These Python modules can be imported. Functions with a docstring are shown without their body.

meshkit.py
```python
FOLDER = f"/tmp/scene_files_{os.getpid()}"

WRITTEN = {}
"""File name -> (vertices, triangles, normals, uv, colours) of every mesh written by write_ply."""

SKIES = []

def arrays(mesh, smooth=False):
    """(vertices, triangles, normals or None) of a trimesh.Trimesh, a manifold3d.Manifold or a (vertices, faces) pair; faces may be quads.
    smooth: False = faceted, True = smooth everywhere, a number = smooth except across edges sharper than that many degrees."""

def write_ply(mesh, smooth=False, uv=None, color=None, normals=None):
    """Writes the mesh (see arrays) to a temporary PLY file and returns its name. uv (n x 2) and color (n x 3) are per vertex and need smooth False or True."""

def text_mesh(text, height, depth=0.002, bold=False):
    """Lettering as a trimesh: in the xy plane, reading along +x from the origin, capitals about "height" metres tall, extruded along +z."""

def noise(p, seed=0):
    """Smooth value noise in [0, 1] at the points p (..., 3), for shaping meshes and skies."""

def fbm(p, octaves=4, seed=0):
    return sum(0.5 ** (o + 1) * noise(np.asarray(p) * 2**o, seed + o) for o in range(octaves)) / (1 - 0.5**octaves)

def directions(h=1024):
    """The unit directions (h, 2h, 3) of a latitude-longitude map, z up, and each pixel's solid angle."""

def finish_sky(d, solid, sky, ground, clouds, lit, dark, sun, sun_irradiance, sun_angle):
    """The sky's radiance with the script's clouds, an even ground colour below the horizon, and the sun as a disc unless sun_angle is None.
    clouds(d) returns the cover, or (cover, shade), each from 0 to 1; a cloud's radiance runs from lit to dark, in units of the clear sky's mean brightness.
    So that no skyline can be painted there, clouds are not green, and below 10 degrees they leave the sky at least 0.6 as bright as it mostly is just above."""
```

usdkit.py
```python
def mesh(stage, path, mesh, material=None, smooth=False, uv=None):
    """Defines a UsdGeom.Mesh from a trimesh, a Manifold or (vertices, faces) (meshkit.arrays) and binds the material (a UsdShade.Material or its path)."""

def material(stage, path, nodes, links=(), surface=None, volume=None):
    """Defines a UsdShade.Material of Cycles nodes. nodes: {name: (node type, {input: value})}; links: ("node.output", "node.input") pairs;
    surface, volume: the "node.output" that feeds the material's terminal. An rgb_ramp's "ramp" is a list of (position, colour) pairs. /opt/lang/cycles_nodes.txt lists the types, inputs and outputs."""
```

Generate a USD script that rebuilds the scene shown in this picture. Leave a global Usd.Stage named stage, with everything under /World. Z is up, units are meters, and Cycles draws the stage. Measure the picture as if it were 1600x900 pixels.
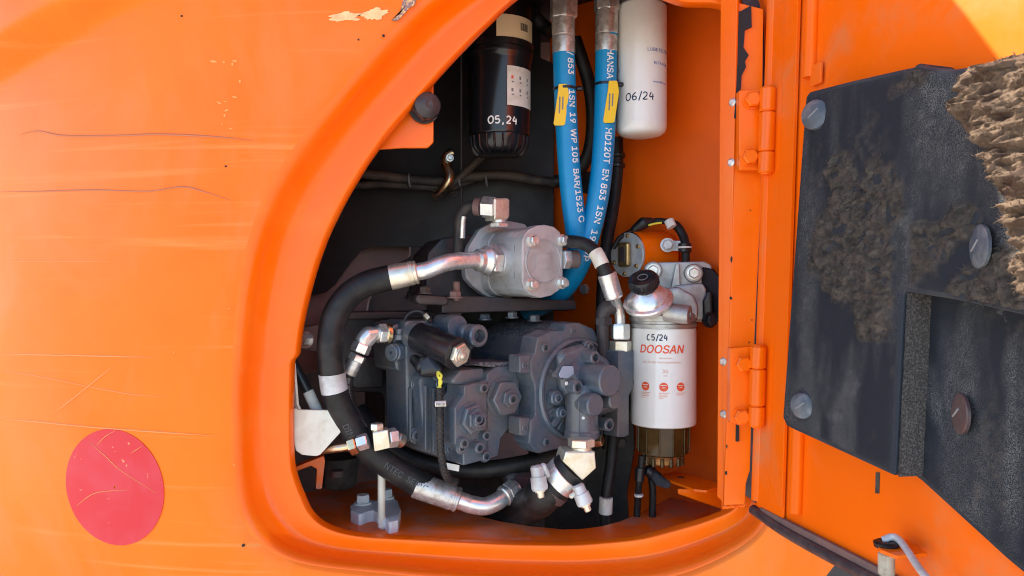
import math, random
import numpy as np, trimesh, usdkit, meshkit
import manifold3d as m3
from shapely.geometry import Polygon, Point
from shapely.prepared import prep
from pxr import Usd, UsdGeom, UsdLux, UsdShade, Gf, Sdf

stage = Usd.Stage.CreateInMemory()
UsdGeom.SetStageUpAxis(stage, UsdGeom.Tokens.z)
UsdGeom.SetStageMetersPerUnit(stage, 1.0)
UsdGeom.Xform.Define(stage, '/World')
random.seed(7)
RNG = np.random.default_rng(7)

# ------------------------------------------------------------------ camera, sky, sun
D, CZ = 1.2, 1.5
CAM = np.array([0.0, -D, CZ])
EXPOSURE = 1.40
SUN_DIR = np.array([-0.62, 0.27, 0.74]); SUN_DIR /= np.linalg.norm(SUN_DIR)
cam = UsdGeom.Camera.Define(stage, '/World/camera')
cam.CreateHorizontalApertureAttr(36.0); cam.CreateVerticalApertureAttr(20.25)
cam.CreateFocalLengthAttr(27.0)
cam.CreateClippingRangeAttr(Gf.Vec2f(0.02, 500))
cam.CreateExposureAttr(EXPOSURE)
cam.AddTranslateOp().Set(Gf.Vec3d(*CAM)); cam.AddRotateXOp().Set(90.0)

sun = UsdLux.DistantLight.Define(stage, '/World/sun_light')
sun.CreateIntensityAttr(1.25); sun.CreateAngleAttr(0.53); sun.CreateNormalizeAttr(True)
sun.CreateColorAttr(Gf.Vec3f(1.0, 0.93, 0.78))
zax = SUN_DIR; xax = np.cross([0, 0, 1.0], zax); xax /= np.linalg.norm(xax); yax = np.cross(zax, xax)
sun.AddTransformOp().Set(Gf.Matrix4d(*[float(a) for r in ((*xax, 0), (*yax, 0), (*zax, 0), (0, 0, 0, 1)) for a in r]))
dome = UsdLux.DomeLight.Define(stage, '/World/sky')
dome.GetPrim().SetCustomDataByKey('kind', 'structure')
sky_mat = usdkit.material(stage, '/World/Looks/sky', {
    'sky': ('sky_texture', {'sky_type': 'single_scattering', 'sun_disc': False,
                            'sun_elevation': float(math.asin(SUN_DIR[2])), 'sun_rotation': float(math.atan2(SUN_DIR[0], SUN_DIR[1]))}),
    'bg': ('background_shader', {'strength': 0.13})}, [('sky.color', 'bg.color')], surface='bg.background')
UsdShade.MaterialBindingAPI.Apply(dome.GetPrim()).Bind(sky_mat)

# ------------------------------------------------------------------ materials
LOOKS = {}

def mat(name, color, rough=0.5, metal=0.0, spec=0.5, coat=0.0, coat_rough=0.1, color2=None, nscale=20, lo=0.4, hi=0.65,
        bump=0.0, bscale=200, rvar=0.0, spots=None, sscale=150, slo=0.66, shi=0.7, stretch=(1, 1, 1), dist=0.3, extra=None, detail=6):
    """principled material with a second tone by noise, optional chips / spots, a fine bump and roughness variation"""
    n = {'g': ('texture_coordinate', {}), 'map': ('mapping', {'scale': stretch}),
         'p': ('principled_bsdf', {'base_color': color, 'roughness': rough, 'metallic': metal, 'specular_ior_level': spec,
                                   'coat_weight': coat, 'coat_roughness': coat_rough})}
    if extra: n['p'][1].update(extra)
    l = [('g.object', 'map.vector')]
    last = None
    if color2 is not None:
        n['n1'] = ('noise_texture', {'scale': nscale, 'detail': detail, 'roughness': 0.62, 'distortion': dist})
        n['r1'] = ('map_range', {'from_min': lo, 'from_max': hi, 'clamp': True, 'range_type': 'smoothstep'})
        n['m1'] = ('mix_color', {'a': color, 'b': color2})
        l += [('map.vector', 'n1.vector'), ('n1.fac', 'r1.value'), ('r1.result', 'm1.fac')]
        last = 'm1.result'
    if spots is not None:
        n['n2'] = ('noise_texture', {'scale': sscale, 'detail': 4, 'roughness': 0.6})
        n['r2'] = ('map_range', {'from_min': slo, 'from_max': shi, 'clamp': True})
        n['m2'] = ('mix_color', {'a': color, 'b': spots})
        l += [('map.vector', 'n2.vector'), ('n2.fac', 'r2.value'), ('r2.result', 'm2.fac')]
        if last: l.append((last, 'm2.a'))
        last = 'm2.result'
    if last: l.append((last, 'p.base_color'))
    if rvar:
        n['n3'] = ('noise_texture', {'scale': nscale * 1.7, 'detail': 5})
        n['r3'] = ('map_range', {'from_min': 0.3, 'from_max': 0.7, 'to_min': max(0.02, rough - rvar), 'to_max': min(1, rough + rvar), 'clamp': True})
        l += [('map.vector', 'n3.vector'), ('n3.fac', 'r3.value'), ('r3.result', 'p.roughness')]
    if bump:
        n['n4'] = ('noise_texture', {'scale': bscale, 'detail': 4})
        n['b'] = ('bump', {'strength': bump, 'distance': 0.002})
        l += [('g.object', 'n4.vector'), ('n4.fac', 'b.height'), ('b.normal', 'p.normal')]
        if coat: l.append(('b.normal', 'p.coat_normal'))
    LOOKS[name] = usdkit.material(stage, '/World/Looks/' + name, n, l, surface='p.BSDF')

ORANGE = (0.92, 0.145, 0.0)
def panel_paint():
    """faded, scratched orange body paint: chalky tone, long horizontal scrapes, sparse chips"""
    n = {'g': ('geometry', {}),
         'ms': ('mapping', {'scale': (1.3, 1, 46)}), 'ns': ('noise_texture', {'scale': 1.0, 'detail': 8, 'roughness': 0.62, 'distortion': 0.4}),
         'rs': ('map_range', {'from_min': 0.56, 'from_max': 0.78, 'clamp': True}),
         'nf': ('noise_texture', {'scale': 3.2, 'detail': 5, 'roughness': 0.55}), 'rf': ('map_range', {'from_min': 0.3, 'from_max': 0.68, 'to_min': 0.0, 'to_max': 1.0, 'clamp': True}),
         'mf': ('mix_color', {'a': (0.90, 0.142, 0.0), 'b': (0.82, 0.178, 0.004)}),
         'msc': ('mix_color', {'b': (0.76, 0.27, 0.06)}),
         'k': ('math', {'math_type': 'multiply', 'value2': 0.9}),
         'mc': ('mapping', {'scale': (9, 1, 9)}), 'nc': ('noise_texture', {'scale': 9.0, 'detail': 8, 'roughness': 0.8}),
         'rc': ('map_range', {'from_min': 0.735, 'from_max': 0.75, 'clamp': True}), 'mch': ('mix_color', {'b': (0.62, 0.42, 0.2)}),
         'msheen': ('mapping', {'scale': (1.6, 1, 0.9)}), 'nsheen': ('noise_texture', {'scale': 2.6, 'detail': 9, 'roughness': 0.68, 'distortion': 0.6}), 'rsheen': ('map_range', {'from_min': 0.50, 'from_max': 0.74, 'to_max': 0.5, 'clamp': True}), 'mcsheen': ('mix_color', {'b': (0.60, 0.225, 0.075)}),  # pinkish noise tone, painted in place of the sky's reflected sheen
         'nb': ('noise_texture', {'scale': 7.0, 'detail': 2}), 'b': ('bump', {'strength': 0.12, 'distance': 0.01}),
         'rr': ('map_range', {'from_min': 0.3, 'from_max': 0.7, 'to_min': 0.30, 'to_max': 0.52, 'clamp': True}),
         'p': ('principled_bsdf', {'roughness': 0.45, 'coat_weight': 0.06, 'coat_roughness': 0.2, 'specular_ior_level': 0.25})}
    l = [('g.position', 'ms.vector'), ('ms.vector', 'ns.vector'), ('ns.fac', 'rs.value'), ('g.position', 'nf.vector'), ('nf.fac', 'rf.value'), ('rf.result', 'mf.fac'),
         ('rs.result', 'k.value1'), ('k.value', 'msc.fac'), ('mf.result', 'msc.a'), ('g.position', 'mc.vector'), ('mc.vector', 'nc.vector'), ('nc.fac', 'rc.value'), ('rc.result', 'mch.fac'),
         ('msc.result', 'mcsheen.a'), ('g.position', 'msheen.vector'), ('msheen.vector', 'nsheen.vector'), ('nsheen.fac', 'rsheen.value'), ('rsheen.result', 'mcsheen.fac'), ('mcsheen.result', 'mch.a'), ('mch.result', 'p.base_color'), ('g.position', 'nb.vector'), ('nb.fac', 'b.height'), ('b.normal', 'p.normal'), ('b.normal', 'p.coat_normal'),
         ('nf.fac', 'rr.value'), ('rr.result', 'p.roughness')]
    LOOKS['panel_paint'] = usdkit.material(stage, '/World/Looks/panel_paint', n, l, surface='p.BSDF')
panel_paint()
mat('rim_paint', ORANGE, 0.30, coat=0.0, spec=0.42, rvar=0.12, color2=(0.88, 0.175, 0.006), nscale=7, lo=0.45, hi=0.75, bump=0.05, bscale=40, spots=(0.45, 0.2, 0.09), sscale=70, slo=0.75, shi=0.78)
mat('door_paint', (0.92, 0.145, 0.0), 0.4, spec=0.25, color2=(0.60, 0.22, 0.085), nscale=5, lo=0.5, hi=0.8, bump=0.06, bscale=60, rvar=0.1, spots=(0.10, 0.05, 0.03), sscale=90, slo=0.765, shi=0.78)
mat('wall_paint', (0.90, 0.135, 0.0), 0.5, spec=0.3, color2=(0.80, 0.12, 0.004), nscale=6, lo=0.4, hi=0.75, bump=0.04, bscale=50)
mat('sill_paint', (0.95, 0.15, 0.003), 0.42, spec=0.5, color2=(0.62, 0.27, 0.18), nscale=9, lo=0.42, hi=0.72, bump=0.05, bscale=70, rvar=0.15, spots=(0.12, 0.05, 0.03), sscale=60, slo=0.75, shi=0.77)
mat('dark_wall', (0.008, 0.007, 0.010), 0.45, spec=0.4, color2=(0.020, 0.014, 0.016), nscale=6, rvar=0.12, bump=0.05)
mat('pink_steel', (0.40, 0.22, 0.20), 0.7, color2=(0.30, 0.18, 0.17), nscale=9)
mat('dusty_steel', (0.20, 0.115, 0.10), 0.7, color2=(0.12, 0.09, 0.09), nscale=14, bump=0.1)
def grimy(name, base, base2, dust, rough=0.36, spec=0.7, amount=0.8, chips=(0.45, 0.13, 0.05)):
    """painted cast iron: casting grain, two tones, dust settled on the faces that look up, oily gloss variation, tiny rust chips"""
    n = {'g': ('geometry', {}), 'sx': ('separate_xyz', {}), 'up': ('map_range', {'from_min': 0.30, 'from_max': 0.95, 'clamp': True}),
         'nd': ('noise_texture', {'scale': 55, 'detail': 7, 'roughness': 0.7}), 'rd': ('map_range', {'from_min': 0.36, 'from_max': 0.62, 'clamp': True}),
         'ml': ('math', {'math_type': 'multiply'}), 'ma': ('math', {'math_type': 'multiply', 'value2': amount}),
         'n1': ('noise_texture', {'scale': 16, 'detail': 6, 'roughness': 0.65}), 'r1': ('map_range', {'from_min': 0.4, 'from_max': 0.66, 'clamp': True}), 'm1': ('mix_color', {'a': base, 'b': base2}),
         'n2': ('noise_texture', {'scale': 75, 'detail': 5, 'roughness': 0.7}), 'r2': ('map_range', {'from_min': 0.70, 'from_max': 0.73, 'clamp': True}), 'm2': ('mix_color', {'b': chips}),
         'm3': ('mix_color', {'b': dust}), 'n4': ('noise_texture', {'scale': 420, 'detail': 3}), 'n5': ('noise_texture', {'scale': 60, 'detail': 3}), 'ad': ('math', {'math_type': 'multiply_add', 'value2': 2.2}),
         'b': ('bump', {'strength': 0.22, 'distance': 0.0016}), 'rr': ('map_range', {'from_min': 0.3, 'from_max': 0.7, 'to_min': rough - 0.1, 'to_max': rough + 0.16, 'clamp': True}),
         'r6': ('math', {'math_type': 'multiply_add', 'value2': 0.45, 'use_clamp': True}), 'p': ('principled_bsdf', {'specular_ior_level': spec})}
    l = [('g.normal', 'sx.vector'), ('sx.z', 'up.value'), ('g.position', 'nd.vector'), ('nd.fac', 'rd.value'), ('up.result', 'ml.value1'), ('rd.result', 'ml.value2'), ('ml.value', 'ma.value1'),
         ('g.position', 'n1.vector'), ('n1.fac', 'r1.value'), ('r1.result', 'm1.fac'), ('g.position', 'n2.vector'), ('n2.fac', 'r2.value'), ('r2.result', 'm2.fac'), ('m1.result', 'm2.a'),
         ('m2.result', 'm3.a'), ('ma.value', 'm3.fac'), ('m3.result', 'p.base_color'), ('g.position', 'n4.vector'), ('g.position', 'n5.vector'), ('n5.fac', 'ad.value1'), ('n4.fac', 'ad.value3'), ('ad.value', 'b.height'),
         ('b.normal', 'p.normal'), ('n1.fac', 'rr.value'), ('ma.value', 'r6.value1'), ('rr.result', 'r6.value3'), ('r6.value', 'p.roughness')]
    LOOKS[name] = usdkit.material(stage, '/World/Looks/' + name, n, l, surface='p.BSDF')
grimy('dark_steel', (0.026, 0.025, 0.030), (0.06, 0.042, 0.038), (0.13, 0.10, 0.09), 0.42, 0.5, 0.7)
grimy('pump_paint', (0.068, 0.090, 0.118), (0.110, 0.106, 0.106), (0.26, 0.235, 0.21), 0.28, 0.95, 0.7)
mat('pump_dust', (0.15, 0.14, 0.14), 0.9, color2=(0.05, 0.055, 0.07), nscale=170, lo=0.45, hi=0.55, bump=0.9, bscale=260)
mat('pump_pale', (0.35, 0.42, 0.52), 0.5)
mat('alu', (0.50, 0.505, 0.51), 0.44, metal=0.35, color2=(0.41, 0.40, 0.39), nscale=30, rvar=0.08, bump=0.12, bscale=700)
mat('alu_head', (0.50, 0.49, 0.47), 0.45, metal=0.75, color2=(0.36, 0.34, 0.32), nscale=30, rvar=0.08, bump=0.15, bscale=500)
mat('zinc', (0.84, 0.84, 0.83), 0.30, metal=0.8, color2=(0.72, 0.70, 0.64), nscale=35, rvar=0.1, bump=0.03, bscale=300)
mat('zinc_cream', (0.82, 0.78, 0.66), 0.36, metal=0.8, color2=(0.70, 0.62, 0.45), nscale=40, rvar=0.08, bump=0.04, bscale=400)
mat('zinc_gold', (0.78, 0.62, 0.36), 0.3, metal=1.0, color2=(0.66, 0.55, 0.45), nscale=40, rvar=0.1)
mat('ferrule', (0.66, 0.65, 0.63), 0.38, metal=0.75, color2=(0.42, 0.38, 0.34), nscale=60, rvar=0.1, bump=0.06, bscale=500)
mat('cream_paint', (0.72, 0.70, 0.60), 0.5, color2=(0.60, 0.56, 0.45), nscale=24, bump=0.06)
mat('bracket_grey', (0.74, 0.755, 0.76), 0.42, color2=(0.60, 0.60, 0.58), nscale=30, bump=0.06)
mat('dirty_cream', (0.42, 0.40, 0.32), 0.6, color2=(0.30, 0.27, 0.2), nscale=60)
mat('galvanised', (0.60, 0.62, 0.63), 0.45, metal=0.3, color2=(0.45, 0.45, 0.44), nscale=30, bump=0.08, bscale=300)
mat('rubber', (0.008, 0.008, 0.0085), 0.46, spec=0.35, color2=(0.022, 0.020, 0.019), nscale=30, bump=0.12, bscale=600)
mat('rubber_dusty', (0.03, 0.027, 0.026), 0.65, color2=(0.085, 0.065, 0.05), nscale=22, bump=0.12, bscale=500)
mat('plastic_black', (0.012, 0.012, 0.014), 0.28, rvar=0.06, nscale=30, bump=0.03, bscale=200)
mat('filter_black', (0.008, 0.008, 0.010), 0.24, coat=0.3, coat_rough=0.2)
mat('white_paint', (0.80, 0.78, 0.74), 0.36, coat=0.35, coat_rough=0.15, color2=(0.74, 0.71, 0.65), nscale=10)
mat('label_white', (0.78, 0.76, 0.70), 0.5, color2=(0.66, 0.62, 0.54), nscale=40)
mat('label_cream', (0.74, 0.62, 0.38), 0.5)
mat('hose_blue', (0.0, 0.25, 0.56), 0.42, color2=(0.005, 0.27, 0.56), nscale=30, bump=0.18, bscale=700, spots=(0.16, 0.24, 0.33), sscale=22, slo=0.68, shi=0.8)
mat('tag_yellow', (0.86, 0.58, 0.015), 0.4)
mat('ink_white', (0.80, 0.80, 0.78), 0.5)
mat('ink_faint', (0.07, 0.07, 0.075), 0.6)
mat('ink_grey', (0.20, 0.20, 0.21), 0.5)
mat('ink_black', (0.03, 0.03, 0.04), 0.5)
mat('ink_navy', (0.03, 0.045, 0.09), 0.5)
mat('ink_blue', (0.08, 0.14, 0.42), 0.5)
mat('ink_red', (0.78, 0.10, 0.035), 0.5)
mat('ink_pale_red', (0.78, 0.36, 0.26), 0.5)
mat('wire_yellow', (0.80, 0.70, 0.06), 0.45)
mat('bowl_amber', (0.15, 0.085, 0.025), 0.08, color2=(0.10, 0.055, 0.016), nscale=25, extra={'transmission_weight': 0.55, 'ior': 1.45})
mat('brass', (0.62, 0.42, 0.17), 0.32, metal=0.9, color2=(0.4, 0.26, 0.12), nscale=60)
mat('sticker_red', (0.60, 0.006, 0.018), 0.34, color2=(0.60, 0.022, 0.04), nscale=12, spots=(0.80, 0.25, 0.12), sscale=44, slo=0.675, shi=0.70, coat=0.2, coat_rough=0.2)
mat('chip_primer', (0.80, 0.60, 0.28), 0.7, color2=(0.72, 0.44, 0.2), nscale=45)
mat('bare_steel', (0.30, 0.19, 0.17), 0.6, metal=0.3, color2=(0.70, 0.45, 0.2), nscale=170, lo=0.5, hi=0.56)
mat('scratch_grey', (0.52, 0.165, 0.075), 0.6)
mat('worn_paint', (0.80, 0.33, 0.075), 0.6)
mat('scratch_pale', (0.82, 0.30, 0.09), 0.6)
mat('foam', (0.020, 0.025, 0.036), 0.85, color2=(0.085, 0.088, 0.092), nscale=8, lo=0.45, hi=0.78, bump=0.7, bscale=900, spots=(0.16, 0.165, 0.17), sscale=700, slo=0.66, shi=0.80, stretch=(1, 1, 0.55))
mat('foam_cut', (0.05, 0.043, 0.040), 0.95, color2=(0.14, 0.125, 0.115), nscale=420, lo=0.45, hi=0.62, bump=1.0, bscale=420)
mat('wool', (0.155, 0.102, 0.066), 1.0, color2=(0.07, 0.040, 0.027), nscale=45, lo=0.4, hi=0.65, bump=0.9, bscale=800)
mat('wool_dark', (0.085, 0.072, 0.062), 1.0, color2=(0.035, 0.031, 0.03), nscale=38, lo=0.4, hi=0.65, bump=0.9, bscale=700)
mat('grey_cap', (0.06, 0.075, 0.098), 0.4, color2=(0.13, 0.145, 0.16), nscale=60, rvar=0.1)
mat('brown_cap', (0.07, 0.045, 0.047), 0.35, color2=(0.10, 0.065, 0.06), nscale=50)
mat('tape_black', (0.02, 0.015, 0.017), 0.9, bump=0.6, bscale=500)
mat('seal_and_gap', (0.03, 0.027, 0.035), 0.45, color2=(0.07, 0.06, 0.06), nscale=40)
mat('ground', (0.40, 0.37, 0.33), 0.95, color2=(0.31, 0.285, 0.25), nscale=3, bump=0.7, bscale=60, spots=(0.12, 0.11, 0.10), sscale=40, slo=0.6, shi=0.66)
mat('roof_paint', (0.80, 0.16, 0.01), 0.45)

# ------------------------------------------------------------------ object helpers
USED, LOC = {}, {}

def uniq(parent, name):
    k = (parent, name); c = USED.get(k, 0); USED[k] = c + 1
    return name if c == 0 else f'{name}_{c:03d}'

def meta(prim, label=None, cat=None, group=None, kind=None):
    for k, v in (('label', label), ('category', cat), ('group', group), ('kind', kind)):
        if v: prim.SetCustomDataByKey(k, v)

def thing(name, label, cat, loc, group=None):
    p = '/World/' + uniq('/World', name)
    x = UsdGeom.Xform.Define(stage, p); loc = np.asarray(loc, float)
    x.AddTranslateOp().Set(Gf.Vec3d(*map(float, loc))); LOC[p] = loc
    meta(x.GetPrim(), label, cat, group)
    return p

def arr(m):
    v, f, _ = meshkit.arrays(m)
    return np.asarray(v, float), np.asarray(f, int)

def obj(name, mesh, material, parent='/World', smooth=32, label=None, cat=None, group=None, kind=None):
    if isinstance(mesh, list): mesh = join(*mesh)
    v, f = arr(mesh)
    p = parent + '/' + uniq(parent, name)
    off = LOC.get(parent, np.zeros(3)); LOC[p] = off
    m = usdkit.mesh(stage, p, (v - off, f), LOOKS[material], smooth=smooth)
    meta(m.GetPrim(), label, cat, group, kind)
    return p

def join(*ms):
    vs, fs, o = [], [], 0
    for m in ms:
        v, f = arr(m); vs.append(v); fs.append(f + o); o += len(v)
    return np.vstack(vs), np.vstack(fs)

# ------------------------------------------------------------------ geometry helpers
def ray(px, py): return np.array([(px - 800) / 1000 / D, 1.0, -(py - 450) / 1000 / D])
def P(px, py, y): return CAM + ray(px, py) * (D + y)
def PZ(px, py, z):
    r = ray(px, py); return CAM + r * ((z - CZ) / r[2])
def S(y): return (D + y) / D / 1000          # metres of one pixel at depth y
def unit(v): v = np.asarray(v, float); return v / np.linalg.norm(v)
def perp(d):
    a = np.cross(d, [0, 0, 1.0] if abs(d[2]) < 0.9 else [1.0, 0, 0]); a = unit(a)
    return a, np.cross(d, a)

def lathe(A, d, prof, sides=36, rot=0.0, scale2=1.0):
    d = unit(d); a, b = perp(d); ang = rot + np.arange(sides) * 2 * np.pi / sides
    ring = np.cos(ang)[:, None] * a + np.sin(ang)[:, None] * b * scale2
    pr = np.asarray(prof, float); v = (np.asarray(A) + pr[:, 0][:, None, None] * d + pr[:, 1][:, None, None] * ring[None]).reshape(-1, 3)
    f = []
    k = len(pr)
    i, j = np.meshgrid(np.arange(k - 1), np.arange(sides), indexing='ij'); j2 = (j + 1) % sides
    q = np.stack([i * sides + j, i * sides + j2, (i + 1) * sides + j2, (i + 1) * sides + j], -1).reshape(-1, 4)
    f = np.vstack([q[:, [0, 1, 2]], q[:, [0, 2, 3]]])
    t = trimesh.Trimesh(v, f, process=True); t.update_faces(t.nondegenerate_faces()); t.remove_unreferenced_vertices()
    return np.array(t.vertices), np.array(t.faces)

def cyl(A, B, r, ch=0.0012, sides=32, r2=None):
    A, B = np.asarray(A, float), np.asarray(B, float); h = np.linalg.norm(B - A); r2 = r if r2 is None else r2
    ch = min(ch, r * 0.4, h * 0.4)
    return lathe(A, B - A, [(0, 0), (0, r - ch), (ch, r), (h - ch, r2), (h, r2 - ch), (h, 0)], sides)

def hexa(A, d, r, h, rot=0.0, ch=0.0016):
    ch = min(ch, h * 0.35)
    return lathe(A, d, [(0, 0), (0, r * 0.93), (ch, r), (h - ch, r), (h, r * 0.91), (h, 0)], 6, rot)

def hexbolt(A, d, r, h, rot=0.2, washer=1.3):
    d = unit(d); w = 0.0025
    return join(lathe(A, d, [(0, r * washer), (w, r * washer), (w, 0)], 24), lathe(np.asarray(A) + d * w, d, [(0, 0), (0, r), (h * 0.85, r), (h, r * 0.85), (h, 0)], 6, rot),
                lathe(np.asarray(A) + d * (w + h), d, [(-0.001, r * 0.8), (0.0008, r * 0.72), (0.0008, 0)], 20))

def sock(A, d, r, h):
    c = r * 0.15
    return join(lathe(A, d, [(0, r), (h - c, r), (h, r - c), (h, r * 0.58), (h - r * 0.2, r * 0.56)], 24),
                lathe(A, d, [(h - r * 0.1, r * 0.57), (h - r * 0.9, r * 0.52), (h - r * 0.9, 0)], 6))

def spline(pts, n=8):
    p = np.asarray(pts, float)
    if len(p) == 2: return np.linspace(p[0], p[1], n)
    q = np.vstack([2 * p[0] - p[1], p, 2 * p[-1] - p[-2]]); out = []
    for i in range(1, len(q) - 2):
        a, b, c, d = q[i - 1:i + 3]; t = np.linspace(0, 1, n, endpoint=False)[:, None]
        out.append(0.5 * (2 * b + (c - a) * t + (2 * a - 5 * b + 4 * c - d) * t ** 2 + (3 * b - a - 3 * c + d) * t ** 3))
    return np.vstack(out + [p[-1:]])

def frames(p):
    t = np.gradient(p, axis=0); t /= np.linalg.norm(t, axis=1, keepdims=True) + 1e-12
    a = np.zeros_like(p); a[0] = perp(t[0])[0]
    for i in range(1, len(p)):
        x = a[i - 1] - t[i] * (a[i - 1] @ t[i]); a[i] = x / np.linalg.norm(x)
    return t, a, np.cross(t, a)

def tube(pts, r, sides=20, n=8, raw=False):
    p = np.asarray(pts, float) if raw else spline(pts, n)
    t, a, b = frames(p); ang = np.arange(sides) * 2 * np.pi / sides
    rr = np.broadcast_to(r, (len(p),)) if np.ndim(r) == 0 else np.interp(np.linspace(0, 1, len(p)), np.linspace(0, 1, len(r)), r)
    v = p[:, None] + rr[:, None, None] * (np.cos(ang)[None, :, None] * a[:, None] + np.sin(ang)[None, :, None] * b[:, None])
    i, j = np.meshgrid(np.arange(len(p) - 1), np.arange(sides), indexing='ij'); j2 = (j + 1) % sides
    q = np.stack([i * sides + j, i * sides + j2, (i + 1) * sides + j2, (i + 1) * sides + j], -1).reshape(-1, 4)
    f = np.vstack([q[:, [0, 1, 2]], q[:, [0, 2, 3]]]); N = len(p) * sides
    v = np.vstack([v.reshape(-1, 3), p[:1], p[-1:]])
    k = np.arange(sides); k2 = (k + 1) % sides
    f = np.vstack([f, np.stack([np.full(sides, N), k2, k], 1), np.stack([np.full(sides, N + 1), N - sides + k, N - sides + k2], 1)])
    return v, f

def pxs(rows): return [P(*r) for r in rows]           # (px, py, y) rows

def cleanring(poly, r):
    g = Polygon(poly).buffer(0)
    if r: g = g.buffer(-r, quad_segs=5).buffer(2 * r, quad_segs=5).buffer(-r, quad_segs=5)
    if hasattr(g, 'geoms'): g = max(g.geoms, key=lambda q: q.area)
    g = Polygon(g.exterior).simplify(0.00012)
    c = np.array(g.exterior.coords)[:-1]
    return c if g.exterior.is_ccw else c[::-1]

def inset(c, b):
    e = np.roll(c, -1, 0) - c; e /= np.linalg.norm(e, axis=1, keepdims=True) + 1e-12
    n = np.stack([-e[:, 1], e[:, 0]], 1); n0 = np.roll(n, 1, 0)
    return c + b * (n + n0) / np.maximum(1 + (n * n0).sum(1, keepdims=True), 0.5)

def tri(c):
    v, f = trimesh.creation.triangulate_polygon(Polygon(c), engine='earcut')
    from scipy.spatial import cKDTree
    idx = cKDTree(c).query(v)[1]
    return idx[f]

def prism2d(poly, depth, bevel=0.0015, r=0.003):
    """prism in (a, b, h) with the bevelled face at h=0 and the back at h=-depth"""
    c = cleanring(poly, r); n = len(c)
    bevel = min(bevel, depth * 0.4)
    rings = [(c, -depth), (c, -bevel), (inset(c, bevel * 0.3), -bevel * 0.3), (inset(c, bevel), 0.0)]
    v = np.vstack([np.column_stack([p, np.full(n, h)]) for p, h in rings])
    k = np.arange(n); k2 = (k + 1) % n; f = []
    for i in range(3):
        a, b = i * n, (i + 1) * n
        f += [np.stack([a + k, a + k2, b + k2], 1), np.stack([a + k, b + k2, b + k], 1)]
    t = tri(c); up = np.cross(c[t[:, 1]] - c[t[:, 0]], c[t[:, 2]] - c[t[:, 0]]) > 0
    t = np.where(up[:, None], t, t[:, ::-1])
    f += [t + 3 * n, t[:, ::-1]]
    return v, np.vstack(f)

class Fr:
    """a plane facing n = (sin th, -cos th, 0) through a point given by pixel and depth"""
    def __init__(s, px, py, y, th, p0=None):
        th = math.radians(th); s.n = np.array([math.sin(th), -math.cos(th), 0]); s.u = np.array([math.cos(th), math.sin(th), 0]); s.w = np.array([0, 0, 1.0])
        s.o = P(px, py, y) if p0 is None else np.asarray(p0, float)
    def pt(s, px, py, off=0.0):
        r = ray(px, py); return CAM + r * (((s.o + s.n * off - CAM) @ s.n) / (r @ s.n))
    def ab(s, p): d = np.asarray(p) - s.o; return np.array([d @ s.u, d @ s.w])
    def at(s, a, b, h=0.0): return s.o + s.u * a + s.w * b + s.n * h
    def prism(s, outline, depth, off=0.0, bevel=0.0015, r=0.003):
        v, f = prism2d([s.ab(s.pt(x, y, off)) for x, y in outline], depth, bevel, r)
        return s.o + v[:, :1] * s.u + v[:, 1:2] * s.w + (v[:, 2:] + off) * s.n, f
    def rect(s, a0, a1, b0, b1, depth, off=0.0, bevel=0.0015, r=0.003):
        v, f = prism2d([(a0, b0), (a1, b0), (a1, b1), (a0, b1)], depth, bevel, r)
        return s.o + v[:, :1] * s.u + v[:, 1:2] * s.w + (v[:, 2:] + off) * s.n, f

def zprism(poly_xy, z, depth, bevel=0.0015, r=0.003):
    v, f = prism2d(poly_xy, depth, bevel, r)
    return v + [0, 0, z], f

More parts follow.
